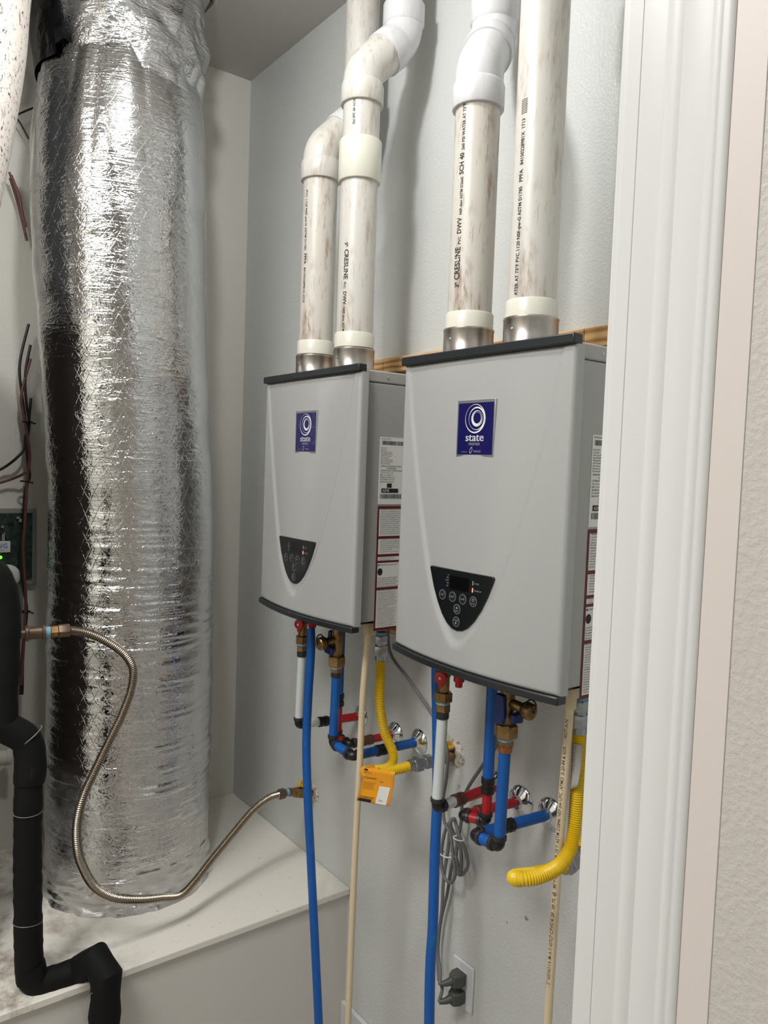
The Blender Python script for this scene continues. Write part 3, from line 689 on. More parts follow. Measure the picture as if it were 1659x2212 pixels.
t = thing('vent_pipe', 'straight white vent pipe nearest the door casing, without any elbow', 'pipe', (XB + 0.286, -0.217, PZB), 'white vent pipes above the heaters')
x, y = XB + 0.286, -0.217
vring(t, x, y, PZB + 0.006); p1 = straight(t, x, y, PZB, ZC, 'pvc_mid')
obj('coupling', MB().lathe((x, y, 2.60), (0, 0, 1), [(0, 0.0455), (0.0004, 0.0505), (0.002, 0.0515), (0.095, 0.0515), (0.097, 0.0505), (0.0971, 0.0455)], 40), 'pvc_mid', t)
mb = MB(); z = 2.022; ph = math.radians(-84)
for s, sz in (('ATER AT 73°F PVC 1120 NSF-pw-G ASTM D1785', 0.0105), ('PPFA', 0.0115), ('84150228981X  1713', 0.0105), ('|||||||||', 0.013)): z += text_on_pipe(mb, s, sz, x, y, PR, z, ph, up=True, sx=0.88) + 0.008
ink('printed_text', mb, 'ink', p1); local(t)

# ------------------------------------------------------------------ water valves under the heaters
PX = 0.0118
def hot_valve(x, y, zb, label):
    t = thing('hot_water_valve', label, 'valve', (x, y, zb - 0.145), 'brass hot water valves')
    def P(dx, dy, z): return (dx, dy, z + 0.145)
    mb = MB().lathe(P(0, 0, -0.10), (0, 0, 1), [(0, 0.0125), (0.03, 0.0125), (0.033, 0.0145), (0.055, 0.0145), (0.06, 0.013), (0.098, 0.013)], 24)
    mb.lathe(P(-0.003, 0, -0.035), (-0.8, -0.6, 0), [(0, 0.0095), (0.016, 0.0095), (0.017, 0.011), (0.026, 0.011)], 18)
    obj('body', mb, 'brass', t)
    obj('union_nut', MB().hexnut(P(0, 0, -0.122), (0, 0, 1), 0.0205, 0.021), 'brass', t)
    obj('sealant', MB().lathe(P(0, 0, -0.127), (0, 0, 1), [(0, 0.0155), (0.005, 0.0155)], 20), 'sealant_blue', t)
    obj('adapter', MB().hexnut(P(0, 0, -0.144), (0, 0, 1), 0.0165, 0.018), 'brass', t)
    # round red handle facing the door, with its screw
    d = V(0.52, -0.85, 0); hp = V(P(0.006, -0.012, -0.066))
    h = obj('round_handle', MB().lathe(hp, d, [(0, 0.0135), (0.004, 0.0145), (0.010, 0.0135), (0.012, 0.009)], 22).prism([(-0.006, 0), (0.006, 0), (0.005, -0.021), (-0.005, -0.021)], hp + d * 0.002, V(0.85, 0.52, 0), (0, 0, 1), d, 0.007), 'handle_red', t, bevel=0.0008)
    obj('handle_screw', MB().lathe(hp + d * 0.012, d, [(0, 0.0038), (0.002, 0.0032)], 12), 'silver', h)
    # small red relief knob on a side stem
    q = V(P(0.045, 0.002, -0.05))
    obj('side_stem', MB().tube([P(0.008, 0, -0.05), q], 0.006, 12).lathe(q + V(0, 0, 0.006), (0, 0, -1), [(0, 0.008), (0.014, 0.008), (0.016, 0.006)], 14), 'brass', t)
    obj('relief_knob', MB().lathe(q + V(0, 0, -0.008), (0, 0, -1), [(0, 0.0115), (0.010, 0.0115), (0.013, 0.008), (0.022, 0.0075)], 8), 'handle_red', t)
    return t
def cold_valve(x, y, zb, side, label):
    t = thing('cold_water_valve', label, 'valve', (x, y, zb - 0.145), 'brass cold water valves')
    def P(dx, dy, z): return (dx, dy, z + 0.145)
    obj('body', MB().lathe(P(0, 0, -0.118), (0, 0, 1), [(0, 0.0135), (0.02, 0.0135), (0.026, 0.0150), (0.06, 0.0150), (0.066, 0.0135), (0.116, 0.0145)], 24), 'brass', t)
    obj('union_nut', MB().hexnut(P(0, 0, -0.143), (0, 0, 1), 0.0235, 0.027), 'brass', t)
    obj('sealant', MB().lathe(P(0, 0, -0.149), (0, 0, 1), [(0, 0.0155), (0.006, 0.0155)], 20), 'sealant_blue', t)
    obj('adapter', MB().hexnut(P(0, 0, -0.160), (0, 0, 1), 0.0165, 0.012), 'brass', t)
    d = V(side[0], side[1], -0.12).normalized(); q = V(P(0, 0, -0.072))
    port = obj('drain_port', MB().lathe(q + d * 0.010, d, [(0, 0.010), (0.030, 0.010), (0.031, 0.012), (0.036, 0.012)], 18), 'brass', t)
    cap = obj('drain_cap', MB().lathe(q + d * 0.044, d, [(0, 0.015), (0.003, 0.0168), (0.015, 0.0168), (0.018, 0.014), (0.0185, 0.006)], 14), 'brass', t)
    dd, a, b = frame(d); c0 = q + d * 0.042
    P2 = [c0 + (a * math.cos(w) + b * math.sin(w)) * 0.0125 for w in np.linspace(0, 2 * PI, 20)]
    P3 = spline([c0 + b * 0.0125, c0 + b * 0.024 + d * 0.012, c0 + b * 0.018 + d * 0.024, c0 + d * 0.022], 6)
    obj('cap_strap', MB().tube(P2, 0.0024, 8).tube(P3, 0.0016, 8), 'strap_black', t)
    # blue lever handles
    for sx, dz, L in ((-1, -0.085, 0.055), (1, -0.098, 0.03)):
        hd = V(side[1], -side[0], 0) if sx < 0 else V(side[0], side[1], 0)
        hd.normalize(); s = V(-hd.y, hd.x, 0); c = V(P(0, 0, dz)) + hd * (0.016 if sx < 0 else 0.020)
        poly = [(-0.009, -0.028), (0.010, -0.026), (0.014, -0.008), (0.010, 0.030), (-0.008, 0.032), (-0.011, 0.0)] if sx < 0 else [(-0.016, -0.008), (0.012, -0.012), (0.016, 0.004), (0.006, 0.011), (-0.014, 0.008)]
        h = obj('lever_handle', MB().prism(poly, c, s, (0, 0, 1), hd, 0.011), 'handle_blue', t, bevel=0.002)
    return t
HA, HB = (-0.200, -0.195), (0.395, -0.2)
CA, CB = (-0.019, -0.2), (0.581, -0.2)
hot_valve(HA[0], HA[1], ZA, 'brass hot water valve with red knobs below the farther heater')
hot_valve(HB[0], HB[1], ZB, 'brass hot water valve with red knobs below the nearer heater')
cold_valve(CA[0], CA[1], ZA, (0.1, -1.0), 'brass cold water valve with drain cap pointing left below the farther heater')
cold_valve(CB[0], CB[1], ZB, (1.0, 0.1), 'brass cold water valve with drain cap pointing right below the nearer heater')

# ------------------------------------------------------------------ plastic water lines
def elbow(t, c, d1, d2, mat='fitting_black', r=0.0138, L=0.017):
    c, d1, d2 = V(c), V(d1).normalized(), V(d2).normalized()
    P = [c + d1 * L] + [c + d1 * L * (1 - k) * (1 - k) * 0.6 + d2 * L * k * k * 0.6 for k in np.linspace(0, 1, 9)] + [c + d2 * L]
    o = obj('elbow', MB().tube(P, r * 0.88, 18), mat, t)
    for d in (d1, d2): obj('crimp_ring', MB().lathe(c + d * (L * 0.75), d, [(0, r * 0.98), (0.001, r * 1.06), (L * 0.52, r * 1.06), (L * 0.55, r * 0.95)], 20), 'fitting_dark', o)
    return o
def coupling(t, c, d, mat='fitting_black', L=0.03, r=0.0145):
    c, d = V(c), V(d).normalized(); o = obj('coupling', MB().lathe(c - d * L / 2, d, [(0, r * 0.92), (0.001, r), (L * 0.38, r), (L * 0.4, r * 0.86), (L * 0.6, r * 0.86), (L * 0.62, r), (L - 0.001, r), (L, r * 0.92)], 20), mat, t); return o
def pex(t, pts, mat, r=PX, sub=8, name='pipe'): return obj(name, MB().tube(spline(pts, sub) if len(pts) > 2 else pts, r, 18), mat, t)
def escutcheon(x, z, r, label, y=0.0):
    o = obj('wall_escutcheon', MB().lathe((x, 0, z), (0, -1, 0), [(0, r), (0.002, r), (0.004, r * 0.96), (0.009, r * 0.7), (0.014, 0.0155), (0.02, 0.0145), (0.0201, 0.0125)], 40), 'chrome', None)
    return tag(o, label, 'escutcheon', 'chrome wall escutcheons')

def hot_line(h, zb, ze, xe, clear_w, label):
    x, y = h
    t = thing('hot_water_line', label, 'pipe', (0, 0, 0), 'translucent and red hot water lines')
    obj('top_ring', MB().lathe((x, y, zb - 0.159), (0, 0, 1), [(0, 0.0135), (0.001, 0.0142), (0.015, 0.0142)], 20), 'fitting_dark', t)
    pex(t, [(x, y, zb - 0.155), (x - 0.003, y, (zb - 0.155 + ze) / 2), (x - 0.006, y, ze + 0.012)], 'pex_clear', name='clear_pipe')
    elbow(t, (x - 0.006, y, ze), (0, 0, 1), (xe - x + 0.006, -y, 0))
    c = V(x - 0.006, y, ze); e = V(xe, 0, ze); d = (e - c).normalized()
    pex(t, [c + d * 0.015, c + d * clear_w], 'pex_clear', name='clear_pipe')
    return t, c, e, d
t, c, e, d = hot_line(HA, ZA, 0.978, -0.179, 0.07, 'translucent then red hot water line below the farther heater')
coupling(t, c + d * 0.074, d); pex(t, [c + d * 0.08, e + V(0, 0.004, 0)], 'pex_red', name='red_pipe')
t, c, e, d = hot_line(HB, ZB, 0.972, 0.378, 0.058, 'translucent then red hot water line below the nearer heater')
coupling(t, c + d * 0.066, d, 'fitting_brown'); pex(t, [c + d * 0.075, e + V(0, 0.004, 0)], 'pex_red', name='red_pipe')

def cold_line(cv, zb, ze, xm, xe, ring, label):
    x, y = cv; t = thing('cold_water_line', label, 'pipe', (0, 0, 0), 'blue cold water lines')
    obj('top_ring', MB().lathe((x, y, zb - 0.172), (0, 0, 1), [(0, 0.0135), (0.001, 0.0142), (0.012, 0.0142)], 20), ring, t)
    pex(t, [(x, y, zb - 0.166), (x - 0.002, y, ze + 0.1), (x - 0.004, y, ze + 0.012)], 'pex_blue')
    c = V(x - 0.004, y, ze); m_ = V(xm, y - 0.004, ze - 0.004); e = V(xe, 0, ze)
    d = (m_ - c).normalized(); elbow(t, c, (0, 0, 1), d); pex(t, [c + d * 0.015, m_ - d * 0.012], 'pex_blue')
    d2 = (e - m_).normalized(); elbow(t, m_, -d, d2); coupling(t, m_ + d2 * 0.085, d2); pex(t, [m_ + d2 * 0.015, e + V(0, 0.004, 0)], 'pex_blue')
    return t
cold_line(CA, ZA, 0.985, 0.070, 0.086, 'fitting_dark', 'blue cold water line with black elbows below the farther heater')
cold_line(CB, ZB, 0.966, 0.510, 0.537, 'copper', 'blue cold water line with black elbows below the nearer heater')

def recirc(x, y, zb, zj, xm, ym, ze, xe, zc, label):
    t = thing('recirculation_line', label, 'pipe', (0, 0, 0), 'half blue half red recirculation lines')
    pex(t, [(x, y, zb - 0.0005), (x, y, zj)], 'pex_blue', name='blue_pipe')
    coupling(t, (x, y, zj - 0.008), (0, 0, 1), 'fitting_black', 0.034)
    pex(t, [(x, y, zj - 0.012), (x, y, ze + 0.012)], 'pex_red', 0.0105, name='red_pipe')
    c = V(x, y, ze); m_ = V(xm, ym, ze - 0.002); e = V(xe, 0, zc); d = (m_ - c).normalized()
    elbow(t, c, (0, 0, 1), d, r=0.0125, L=0.0145); pex(t, [c + d * 0.012, m_ - d * 0.01], 'pex_red', 0.0105, name='red_pipe')
    d2 = (e - m_).normalized(); elbow(t, m_, -d, d2, r=0.0125, L=0.0145); coupling(t, m_ + d2 * 0.055, d2, 'fitting_brown', 0.034, 0.0135); pex(t, [m_ + d2 * 0.012, e + V(0, 0.004, 0)], 'pex_red', 0.0105, name='red_pipe')
recirc(-0.078, -0.150, ZA, 1.085, -0.022, -0.150, 0.975, -0.016, 0.974, 'blue and red recirculation line behind the cold line of the farther heater')
recirc(0.485, -0.145, ZB, 1.052, 0.434, -0.168, 0.966, 0.450, 0.962, 'blue and red recirculation line behind the cold line of the nearer heater')
for x, z, r, lab in ((-0.179, 0.978, 0.032, 'chrome wall escutcheon leftmost under the farther heater, round a red pipe'), (-0.016, 0.974, 0.034, 'chrome wall escutcheon in the middle under the farther heater, round a red pipe'), (0.086, 0.985, 0.034, 'chrome wall escutcheon rightmost under the farther heater, round a blue pipe'),
                     (0.378, 0.972, 0.032, 'chrome wall escutcheon leftmost under the nearer heater, round a red pipe'), (0.450, 0.962, 0.036, 'chrome wall escutcheon in the middle under the nearer heater, round a red pipe'), (0.537, 0.966, 0.036, 'chrome wall escutcheon rightmost under the nearer heater, round a blue pipe')):
    escutcheon(x, z, r, lab)

# long blue relief lines to the floor
o = obj('relief_drain_pipe', MB().tube(spline([(HA[0] + 0.045, HA[1] - 0.002, ZA - 0.072), (-0.1455, -0.2000, 1.2083), (-0.1525, -0.2000, 1.0791), (-0.1547, -0.2000, 0.9499), (-0.1426, -0.2000, 0.8247), (-0.1214, -0.1960, 0.6376), (-0.0928, -0.1900, 0.3892), (-0.0703, -0.1870, 0.2049), (-0.055, -0.18, 0.002)], 6), PX, 18), 'pex_blue')
tag(o, 'long blue relief drain pipe hanging down from the farther heater to the floor', 'pipe', 'long blue relief drain pipes')
o = obj('relief_drain_pipe', MB().tube(spline([(0.3208, -0.1580, 1.2761), (0.3208, -0.1550, 1.2176), (0.3206, -0.1500, 1.1529), (0.3286, -0.1500, 1.0485), (0.3334, -0.1500, 0.9429), (0.3438, -0.1600, 0.8314), (0.3583, -0.1700, 0.6801), (0.3682, -0.1800, 0.5277), (0.40, -0.185, 0.002)], 6), PX, 18), 'pex_blue')
tag(o, 'long blue relief drain pipe hanging down from the nearer heater to the floor', 'pipe', 'long blue relief drain pipes')

# cream condensate pipes
def condensate(top, pts, label, txt):
    t = thing('condensate_pipe', label, 'pipe', (0, 0, 0), 'cream condensate pipes')
    p = obj('pipe', MB().tube(spline(pts, 6), 0.0082, 16), 'cpvc', t)
    x, y, z = top
    obj('top_fitting', MB().lathe((x, y, z - 0.026), (0, 0, 1), [(0, 0.0095), (0.0005, 0.0115), (0.022, 0.0115), (0.024, 0.0105), (0.04, 0.0105)], 20).box(x - 0.010, x + 0.014, y - 0.012, y + 0.012, z - 0.004, z + 0.026), 'cpvc', t, bevel=0.0015)
    if txt:
        mb = MB(); s = 0.0
        P = spline(pts, 6); cum = [0.0]
        for a, b in zip(P, P[1:]): cum.append(cum[-1] + (b - a).length)
        vs, fs = text_mesh(txt, 0.0088, bold=0.004); out = []
        s0 = 0.045
        Ltxt = max(v[0] for v in vs)
        for tx, ty, tz in vs:
            q = s0 + (Ltxt - tx)
            k = 0
            while k < len(cum) - 2 and cum[k + 1] < q: k += 1
            f = (q - cum[k]) / (cum[k + 1] - cum[k]); c = P[k] + (P[k + 1] - P[k]) * f
            a = math.radians(-58) - ty / 0.0082
            out.append((c.x + 0.0086 * math.cos(a), c.y + 0.0086 * math.sin(a), c.z))
        mb.add(out, fs); ink('printed_text', mb, 'ink', p)
    return t
pA = [(0.1145, -0.2000, 1.2817), (0.1012, -0.2000, 1.1456), (0.0977, -0.2000, 0.9703), (0.0922, -0.2000, 0.7918), (0.0881, -0.2000, 0.5510), (0.0859, -0.2000, 0.3071)]; e = V(pA[-1]); pA.append((e.x - 0.008, e.y, 0.003))
condensate((pA[0][0], pA[0][1], ZA - 0.030), [(pA[0][0], pA[0][1], ZA - 0.03)] + pA[1:], 'cream condensate pipe under the farther heater, behind the orange tag', '')
pB = [(0.7097, -0.1700, 1.2660), (0.7056, -0.1700, 1.1778), (0.7019, -0.1700, 1.0799), (0.6994, -0.1700, 0.9456), (0.6967, -0.1700, 0.8095), (0.6947, -0.1700, 0.6608)]; e = V(pB[-1]); pB.append((e.x - 0.005, e.y, 0.003))
condensate((pB[0][0], pB[0][1], ZB - 0.030), [(pB[0][0], pB[0][1], ZB - 0.03)] + pB[1:], 'cream condensate pipe with black printing under the nearer heater', '1/2" GENOVA-M-A-Y-G7CP CPVC 4120 100 PSI @ 180°F & 400 PSI @ 73°F ASTM D2846 NSF-pw UPC IAPMO IS-20-84 & SDR 11 HOT-A-N')

# ------------------------------------------------------------------ yellow gas connectors
def corrugated(pts, r, pitch, depth, n=18, sub=10):
    P = resample(spline(pts, sub), pitch / 4); R = [r - depth * (0.0, 0.35, 1.0, 0.35)[i % 4] for i in range(len(P))]
    return MB().tube(P, R, n)
def gas_fit(t, p, d, mat='zinc', r=0.0185):
    d = V(d).normalized(); p = V(p)
    f = obj('flare_nut', MB().hexnut(p, d, r, 0.026).lathe(p - d * 0.012, d, [(0, r * 0.7), (0.001, r * 0.8), (0.013, r * 0.8)], 20), mat, t)
    obj('adapter', MB().hexnut(p + d * 0.03, d, r * 0.92, 0.022).lathe(p + d * 0.025, d, [(0, r * 0.75), (0.006, r * 0.75)], 20), mat, t)
    obj('sealant', MB().lathe(p + d * 0.052, d, [(0, r * 0.72), (0.008, r * 0.70)], 20), 'sealant_blue', t)
gA = thing('gas_connector', 'yellow corrugated gas connector with an orange tag under the farther heater', 'gas hose', (0, 0, 0), 'yellow corrugated gas connectors')
obj('hose', corrugated([(0.088, -0.14, 1.225), (0.089, -0.14, 1.17), (0.091, -0.14, 1.11), (0.099, -0.128, 1.04), (0.118, -0.112, 0.985), (0.126, -0.128, 0.958), (0.122, -0.170, 0.956), (0.131, -0.205, 0.962), (0.158, -0.214, 0.968), (0.182, -0.190, 0.975), (0.198, -0.150, 0.982), (0.205, -0.125, 0.986)], 0.0124, 0.0042, 0.0022), 'gas_yellow', gA)
gas_fit(gA, (0.088, -0.14, 1.232), (0, 0, 1)); gas_fit(gA, (0.206, -0.118, 0.987), (0.15, 1, 0.06))
# hang tag, folded over the hose
def tag_plate(t, corners, mat, thick=0.0008):
    a, b, c, d = [V(q) for q in corners]; n = (b - a).cross(d - a).normalized(); nx, nz = 6, 8; vs = []; fs = []
    for j in range(nz + 1):
        for i in range(nx + 1):
            u, v = i / nx, j / nz; p = (a * (1 - u) + b * u) * (1 - v) + (d * (1 - u) + c * u) * v
            vs.append(p + n * (0.004 * math.sin(PI * v) * (0.4 + 0.6 * u)))
    for j in range(nz):
        for i in range(nx): fs.append((j * (nx + 1) + i, j * (nx + 1) + i + 1, (j + 1) * (nx + 1) + i + 1, (j + 1) * (nx + 1) + i))
    o = obj('tag', MB().add(vs, fs), mat, t); m_ = o.modifiers.new('thickness', 'SOLIDIFY'); m_.thickness = thick; m_.offset = 0
    return o, (lambda u, v, l=0.0012: (a * (1 - u) + b * u) * (1 - v) + (d * (1 - u) + c * u) * v + n * (0.004 * math.sin(PI * v) * (0.4 + 0.6 * u)) + n * l)
tc = [(0.1560, -0.2280, 0.9867), (0.2737, -0.2280, 1.0162), (0.2546, -0.2280, 0.9294), (0.1284, -0.2280, 0.8959)]
tg, fT = tag_plate(gA, tc, 'tag_orange'); tg['label'] = 'orange hang tag'
def sgn(fn):                                               # lift towards the camera side
    p0, p1 = fn(0.5, 0.5, 0.0), fn(0.5, 0.5, 0.01); return 1 if (p1 - p0).y < 0 else -1
sT = sgn(fT)
def quad(mb, fn, s, u0, v0, u1, v1, l=0.0012): mb.add([fn(u0, v1, l * s), fn(u1, v1, l * s), fn(u1, v0, l * s), fn(u0, v0, l * s)], [(0, 1, 2, 3)])
def tag_text(mb, fn, s, body, u, v, su, rot=0, l=0.0013):
    vs, fs = text_mesh(body, 1.0); asp = 0.62
    out = []
    for tx, ty, tz in vs:
        a, b = (tx, ty) if not rot else (-ty, tx)
        out.append(fn(u + a * su, v - b * su * (1.0 if not rot else 1.0), l * s))
    mb.add(out, fs)
mb = MB(); quad(mb, fT, sT, 0.60, 0.47, 0.93, 0.98); ink('barcode_sticker', mb, 'label_white', tg)
mb = MB(); R2 = random.Random(5); v = 0.55
while v < 0.90: w = R2.choice((0.006, 0.012, 0.02)); quad(mb, fT, sT, 0.68, v, 0.82, v + w, 0.0016); v += w + R2.choice((0.007, 0.014))
quad(mb, fT, sT, 0.06, 0.90, 0.46, 0.985); quad(mb, fT, sT, 0.03, 0.02, 0.14, 0.07)
tag_text(mb, fT, sT, 'DORMONT', 0.08, 0.885, 0.088); tag_text(mb, fT, sT, 'Certified to', 0.05, 0.14, 0.05); tag_text(mb, fT, sT, '0220L', 0.58, 0.36, 0.05)
tag_text(mb, fT, sT, 'I Connector', 0.06, 0.30, 0.085)
for k, s in enumerate(('Gas appliance connector', 'for use on gas piping', 'listed for indoor use', 'max pressure half psi', 'do not reuse connector')): tag_text(mb, fT, sT, s, 0.10, 0.43 + 0.045 * k, 0.038)
ink('tag_print', mb, 'print_black', tg)
wrap = obj('tag_sleeve', MB().tube(spline([(0.1185, -0.178, 0.9565), (0.131, -0.205, 0.962), (0.158, -0.214, 0.968), (0.176, -0.198, 0.973)], 6), 0.0140, 20), 'tag_orange', gA); wrap['label'] = 'orange sleeve round the hose'
for s in ((0.131, -0.205, 0.962), (0.161, -0.2125, 0.969)):
    c = V(s); dd, a, b = frame((1, -0.25, 0.1)); obj('elastic_tie', MB().tube([c + (a * math.cos(w) + b * math.sin(w)) * 0.0150 for w in np.linspace(0, 2 * PI, 20)], 0.0009, 6), 'gas_yellow', gA)

gB = thing('gas_connector', 'yellow corrugated gas connector curling up beside the door casing', 'gas hose', (0, 0, 0), 'yellow corrugated gas connectors')
obj('hose', corrugated([(0.7079, -0.1400, 1.2297), (0.7104, -0.1400, 1.1732), (0.7116, -0.1400, 1.1029), (0.7138, -0.1450, 1.0473), (0.7217, -0.1650, 1.0118), (0.7284, -0.2050, 0.9939), (0.7291, -0.2550, 0.9911), (0.7163, -0.2850, 0.9891), (0.6934, -0.2800, 0.9787), (0.6716, -0.2500, 0.9631), (0.6598, -0.2000, 0.9463), (0.6620, -0.1500, 0.9397), (0.6634, -0.1150, 0.9374), (0.6624, -0.1000, 0.9363)], 0.0132, 0.0044, 0.0026), 'gas_yellow', gB)
gas_fit(gB, V((0.7079, -0.1400, 1.2297)) + V(0, 0, 0.004), (0, 0.0, 1)); fB0, fB1 = V((0.6630, -0.0980, 0.9370)), V((0.6451, -0.0300, 0.9286))
gas_fit(gB, fB0, fB1 - fB0, r=0.021)
st, fS = tag_plate(gB, [(0.7101, -0.1580, 1.2065), (0.7306, -0.1560, 1.2100), (0.7266, -0.1580, 1.1318), (0.7107, -0.1600, 1.1196)], 'sticker_grey'); st['label'] = 'silver grey label on the hose'
sS = sgn(fS); mb = MB()
for k in range(9): quad(mb, fS, sS, 0.08, 0.05 + 0.07 * k, 0.45 - 0.02 * k, 0.085 + 0.07 * k)
ink('label_print', mb, 'print_grey', st)

# gas cocks in the wall
def wall_hole(x, z, r, label):
    n = 26; R3 = random.Random(int(1000 * (x + 2))); vs = [(x, -0.004, z)]; fs = []
    mb = MB()
    for k in range(n):
        a = 2 * PI * k / n; rr = r * R3.uniform(0.93, 1.05); vs.append((x + rr * math.cos(a), -0.0005, z + rr * math.sin(a)))
        vs.append((x + rr * 0.72 * math.cos(a), -0.006, z + rr * 0.72 * math.sin(a)))
    for k in range(n): j = (k + 1) % n; fs += [(1 + 2 * k, 1 + 2 * j, 2 + 2 * j, 2 + 2 * k), (0, 2 + 2 * k, 2 + 2 * j)]
    o = obj('pipe_hole_patch', mb.add(vs, fs), 'plaster', None); return tag(o, label, 'wall patch')
def gas_cock(loc, d, label, L=0.105):
    d = V(d).normalized(); p = V(loc); t = thing('gas_cock', label, 'valve', tuple(p), 'brass gas cocks with yellow handles')
    obj('body', MB().lathe((0, 0, 0), d, [(0, 0.0105), (L * 0.2, 0.0105), (L * 0.22, 0.0150), (L * 0.5, 0.0165), (L * 0.74, 0.0150), (L * 0.78, 0.0125), (L, 0.0125)], 20), 'brass', t)
    s = d.cross(V(0, 0, 1)).normalized(); c = d * L * 0.46 + V(0, 0, 0.014)
    obj('stem', MB().lathe(c, (0, 0, 1), [(0, 0.006), (0.008, 0.006)], 14), 'brass', t)
    obj('handle', MB().prism([(-0.026, -0.006), (-0.018, -0.011), (0.012, -0.010), (0.022, -0.004), (0.022, 0.004), (0.012, 0.010), (-0.018, 0.011), (-0.026, 0.006)], c + V(0, 0, 0.006), d, s, (0, 0, 1), 0.007).prism([(-0.020, 0), (0.016, 0), (0.010, 0.019), (-0.014, 0.017)], c + V(0, 0, 0.008) - s * 0.003, d, (0, 0, 1), s, 0.006), 'handle_yellow', t, bevel=0.0015)
    return t
gas_cock((0.222, 0.0, 0.994), (-0.13, -1, -0.05), 'brass gas cock with yellow handle behind the orange tag', 0.062)
wall_hole(0.226, 0.998, 0.036, 'rough plaster patch round the gas pipe between the two heaters')
fe = fB0 + (fB1 - fB0).normalized() * 0.055
gas_cock((fe.x - 0.01, 0.0, fe.z + 0.012), fe - V(fe.x - 0.01, 0.0, fe.z + 0.012), 'brass gas cock behind the yellow hose at the door casing', (fe - V(fe.x - 0.01, 0.0, fe.z + 0.012)).length)
wall_hole(fe.x - 0.01, fe.z + 0.014, 0.03, 'rough plaster patch behind the yellow hose at the door casing')

# ------------------------------------------------------------------ power cords, plugs, outlet
XO, ZO = 0.292, 0.440
t = thing('outlet', 'white wall outlet plate low on the wall with two grey plugs in it', 'outlet', (XO, 0, ZO))
obj('cover_plate', MB().box(-0.036, 0.036, -0.006, 0.0, -0.058, 0.058), 'plate_white', t, bevel=0.0025)
for dz in (-0.0225, 0.0225): obj('receptacle', MB().box(-0.017, 0.017, -0.0085, -0.006, dz - 0.015, dz + 0.015), 'plate_white', t, bevel=0.004)
def power_cord(pts, zplug, label, ties):
    t = thing('power_cord', label, 'power cord', (0, 0, 0), 'grey power cords')
    obj('cord', MB().tube(spline(pts, 6), 0.0042, 10), 'cord_grey', t)
    e = V(pts[-1])
    pg = obj('plug', MB().prism([(-0.017, -0.0085), (-0.018, -0.027), (-0.010, -0.043), (0.010, -0.043), (0.018, -0.027), (0.017, -0.0085)], (XO, 0, zplug - 0.015), (1, 0, 0), (0, 1, 0), (0, 0, 1), 0.030), 'plug_grey', t, bevel=0.003)
    obj('strain_relief', MB().tube([(XO - 0.002, -0.040, zplug), (XO - 0.006, -0.054, zplug - 0.003), tuple(e)], [0.0105, 0.0078, 0.0052], 12), 'plug_grey', pg)
    for c, r in ties:
        c = V(c); obj('cable_tie', MB().tube([c + V(r * math.cos(w), 0.55 * r * math.sin(w), 0.10 * r * math.sin(w + 1)) for w in np.linspace(0, 2 * PI, 20)], 0.0018, 6), 'tie_white', t)
    return t
power_cord([(0.062, -0.10, 1.331), (0.0540, -0.0850, 1.2278), (0.1151, -0.0650, 1.1647), (0.1811, -0.0450, 1.0961), (0.2416, -0.0560, 1.0555), (0.2635, -0.0600, 1.0199), (0.2510, -0.0500, 0.9564), (0.2208, -0.0300, 0.8825), (0.2345, -0.0350, 0.8362), (0.2563, -0.0350, 0.8159),
            (0.2766, -0.0400, 0.7679), (0.2911, -0.0450, 0.7298), (0.2744, -0.0450, 0.7024), (0.2501, -0.0450, 0.7109), (0.2334, -0.0400, 0.7490), (0.2363, -0.0350, 0.8076), (0.2478, -0.0300, 0.8356), (0.2463, -0.0300, 0.7753), (0.2453, -0.0400, 0.6955),
            (0.2445, -0.0400, 0.6244), (0.2369, -0.0400, 0.5493), (0.2385, -0.0420, 0.5032), (0.2581, -0.0500, 0.4756), (XO - 0.014, -0.068, ZO + 0.017)], ZO + 0.0225, 'grey power cord from the farther heater down to the upper plug', [((0.2473, -0.0360, 0.7586), 0.019)])
power_cord([(0.50, -0.06, 1.329), (0.4150, -0.0500, 1.1417), (0.4078, -0.0450, 1.0854), (0.3660, -0.0400, 1.0275), (0.3182, -0.0350, 0.9599), (0.2901, -0.0300, 0.9087), (0.2896, -0.0300, 0.8627), (0.2811, -0.0300, 0.8133), (0.2810, -0.0350, 0.7684), (0.2936, -0.0400, 0.7352), (0.3129, -0.0400, 0.7406), (0.3288, -0.0400, 0.7705), (0.3120, -0.0350, 0.7991), (0.2911, -0.0350, 0.8211), (0.2709, -0.0300, 0.8437),
            (0.2672, -0.0350, 0.8574), (0.2619, -0.0400, 0.8427), (0.2713, -0.0300, 0.8092), (0.3085, -0.0450, 0.7947), (0.3086, -0.0450, 0.7401), (0.2953, -0.0500, 0.7789), (0.2496, -0.0180, 0.7262), (0.2349, -0.0160, 0.6476), (0.2167, -0.0160, 0.5726), (0.2114, -0.0180, 0.4919), (0.2350, -0.0340, 0.4384), (0.2730, -0.0550, 0.4389), (XO - 0.014, -0.068, ZO - 0.028)], ZO - 0.0225, 'grey power cord from the nearer heater down to the lower plug', [((0.2870, -0.0340, 0.8157), 0.016)])

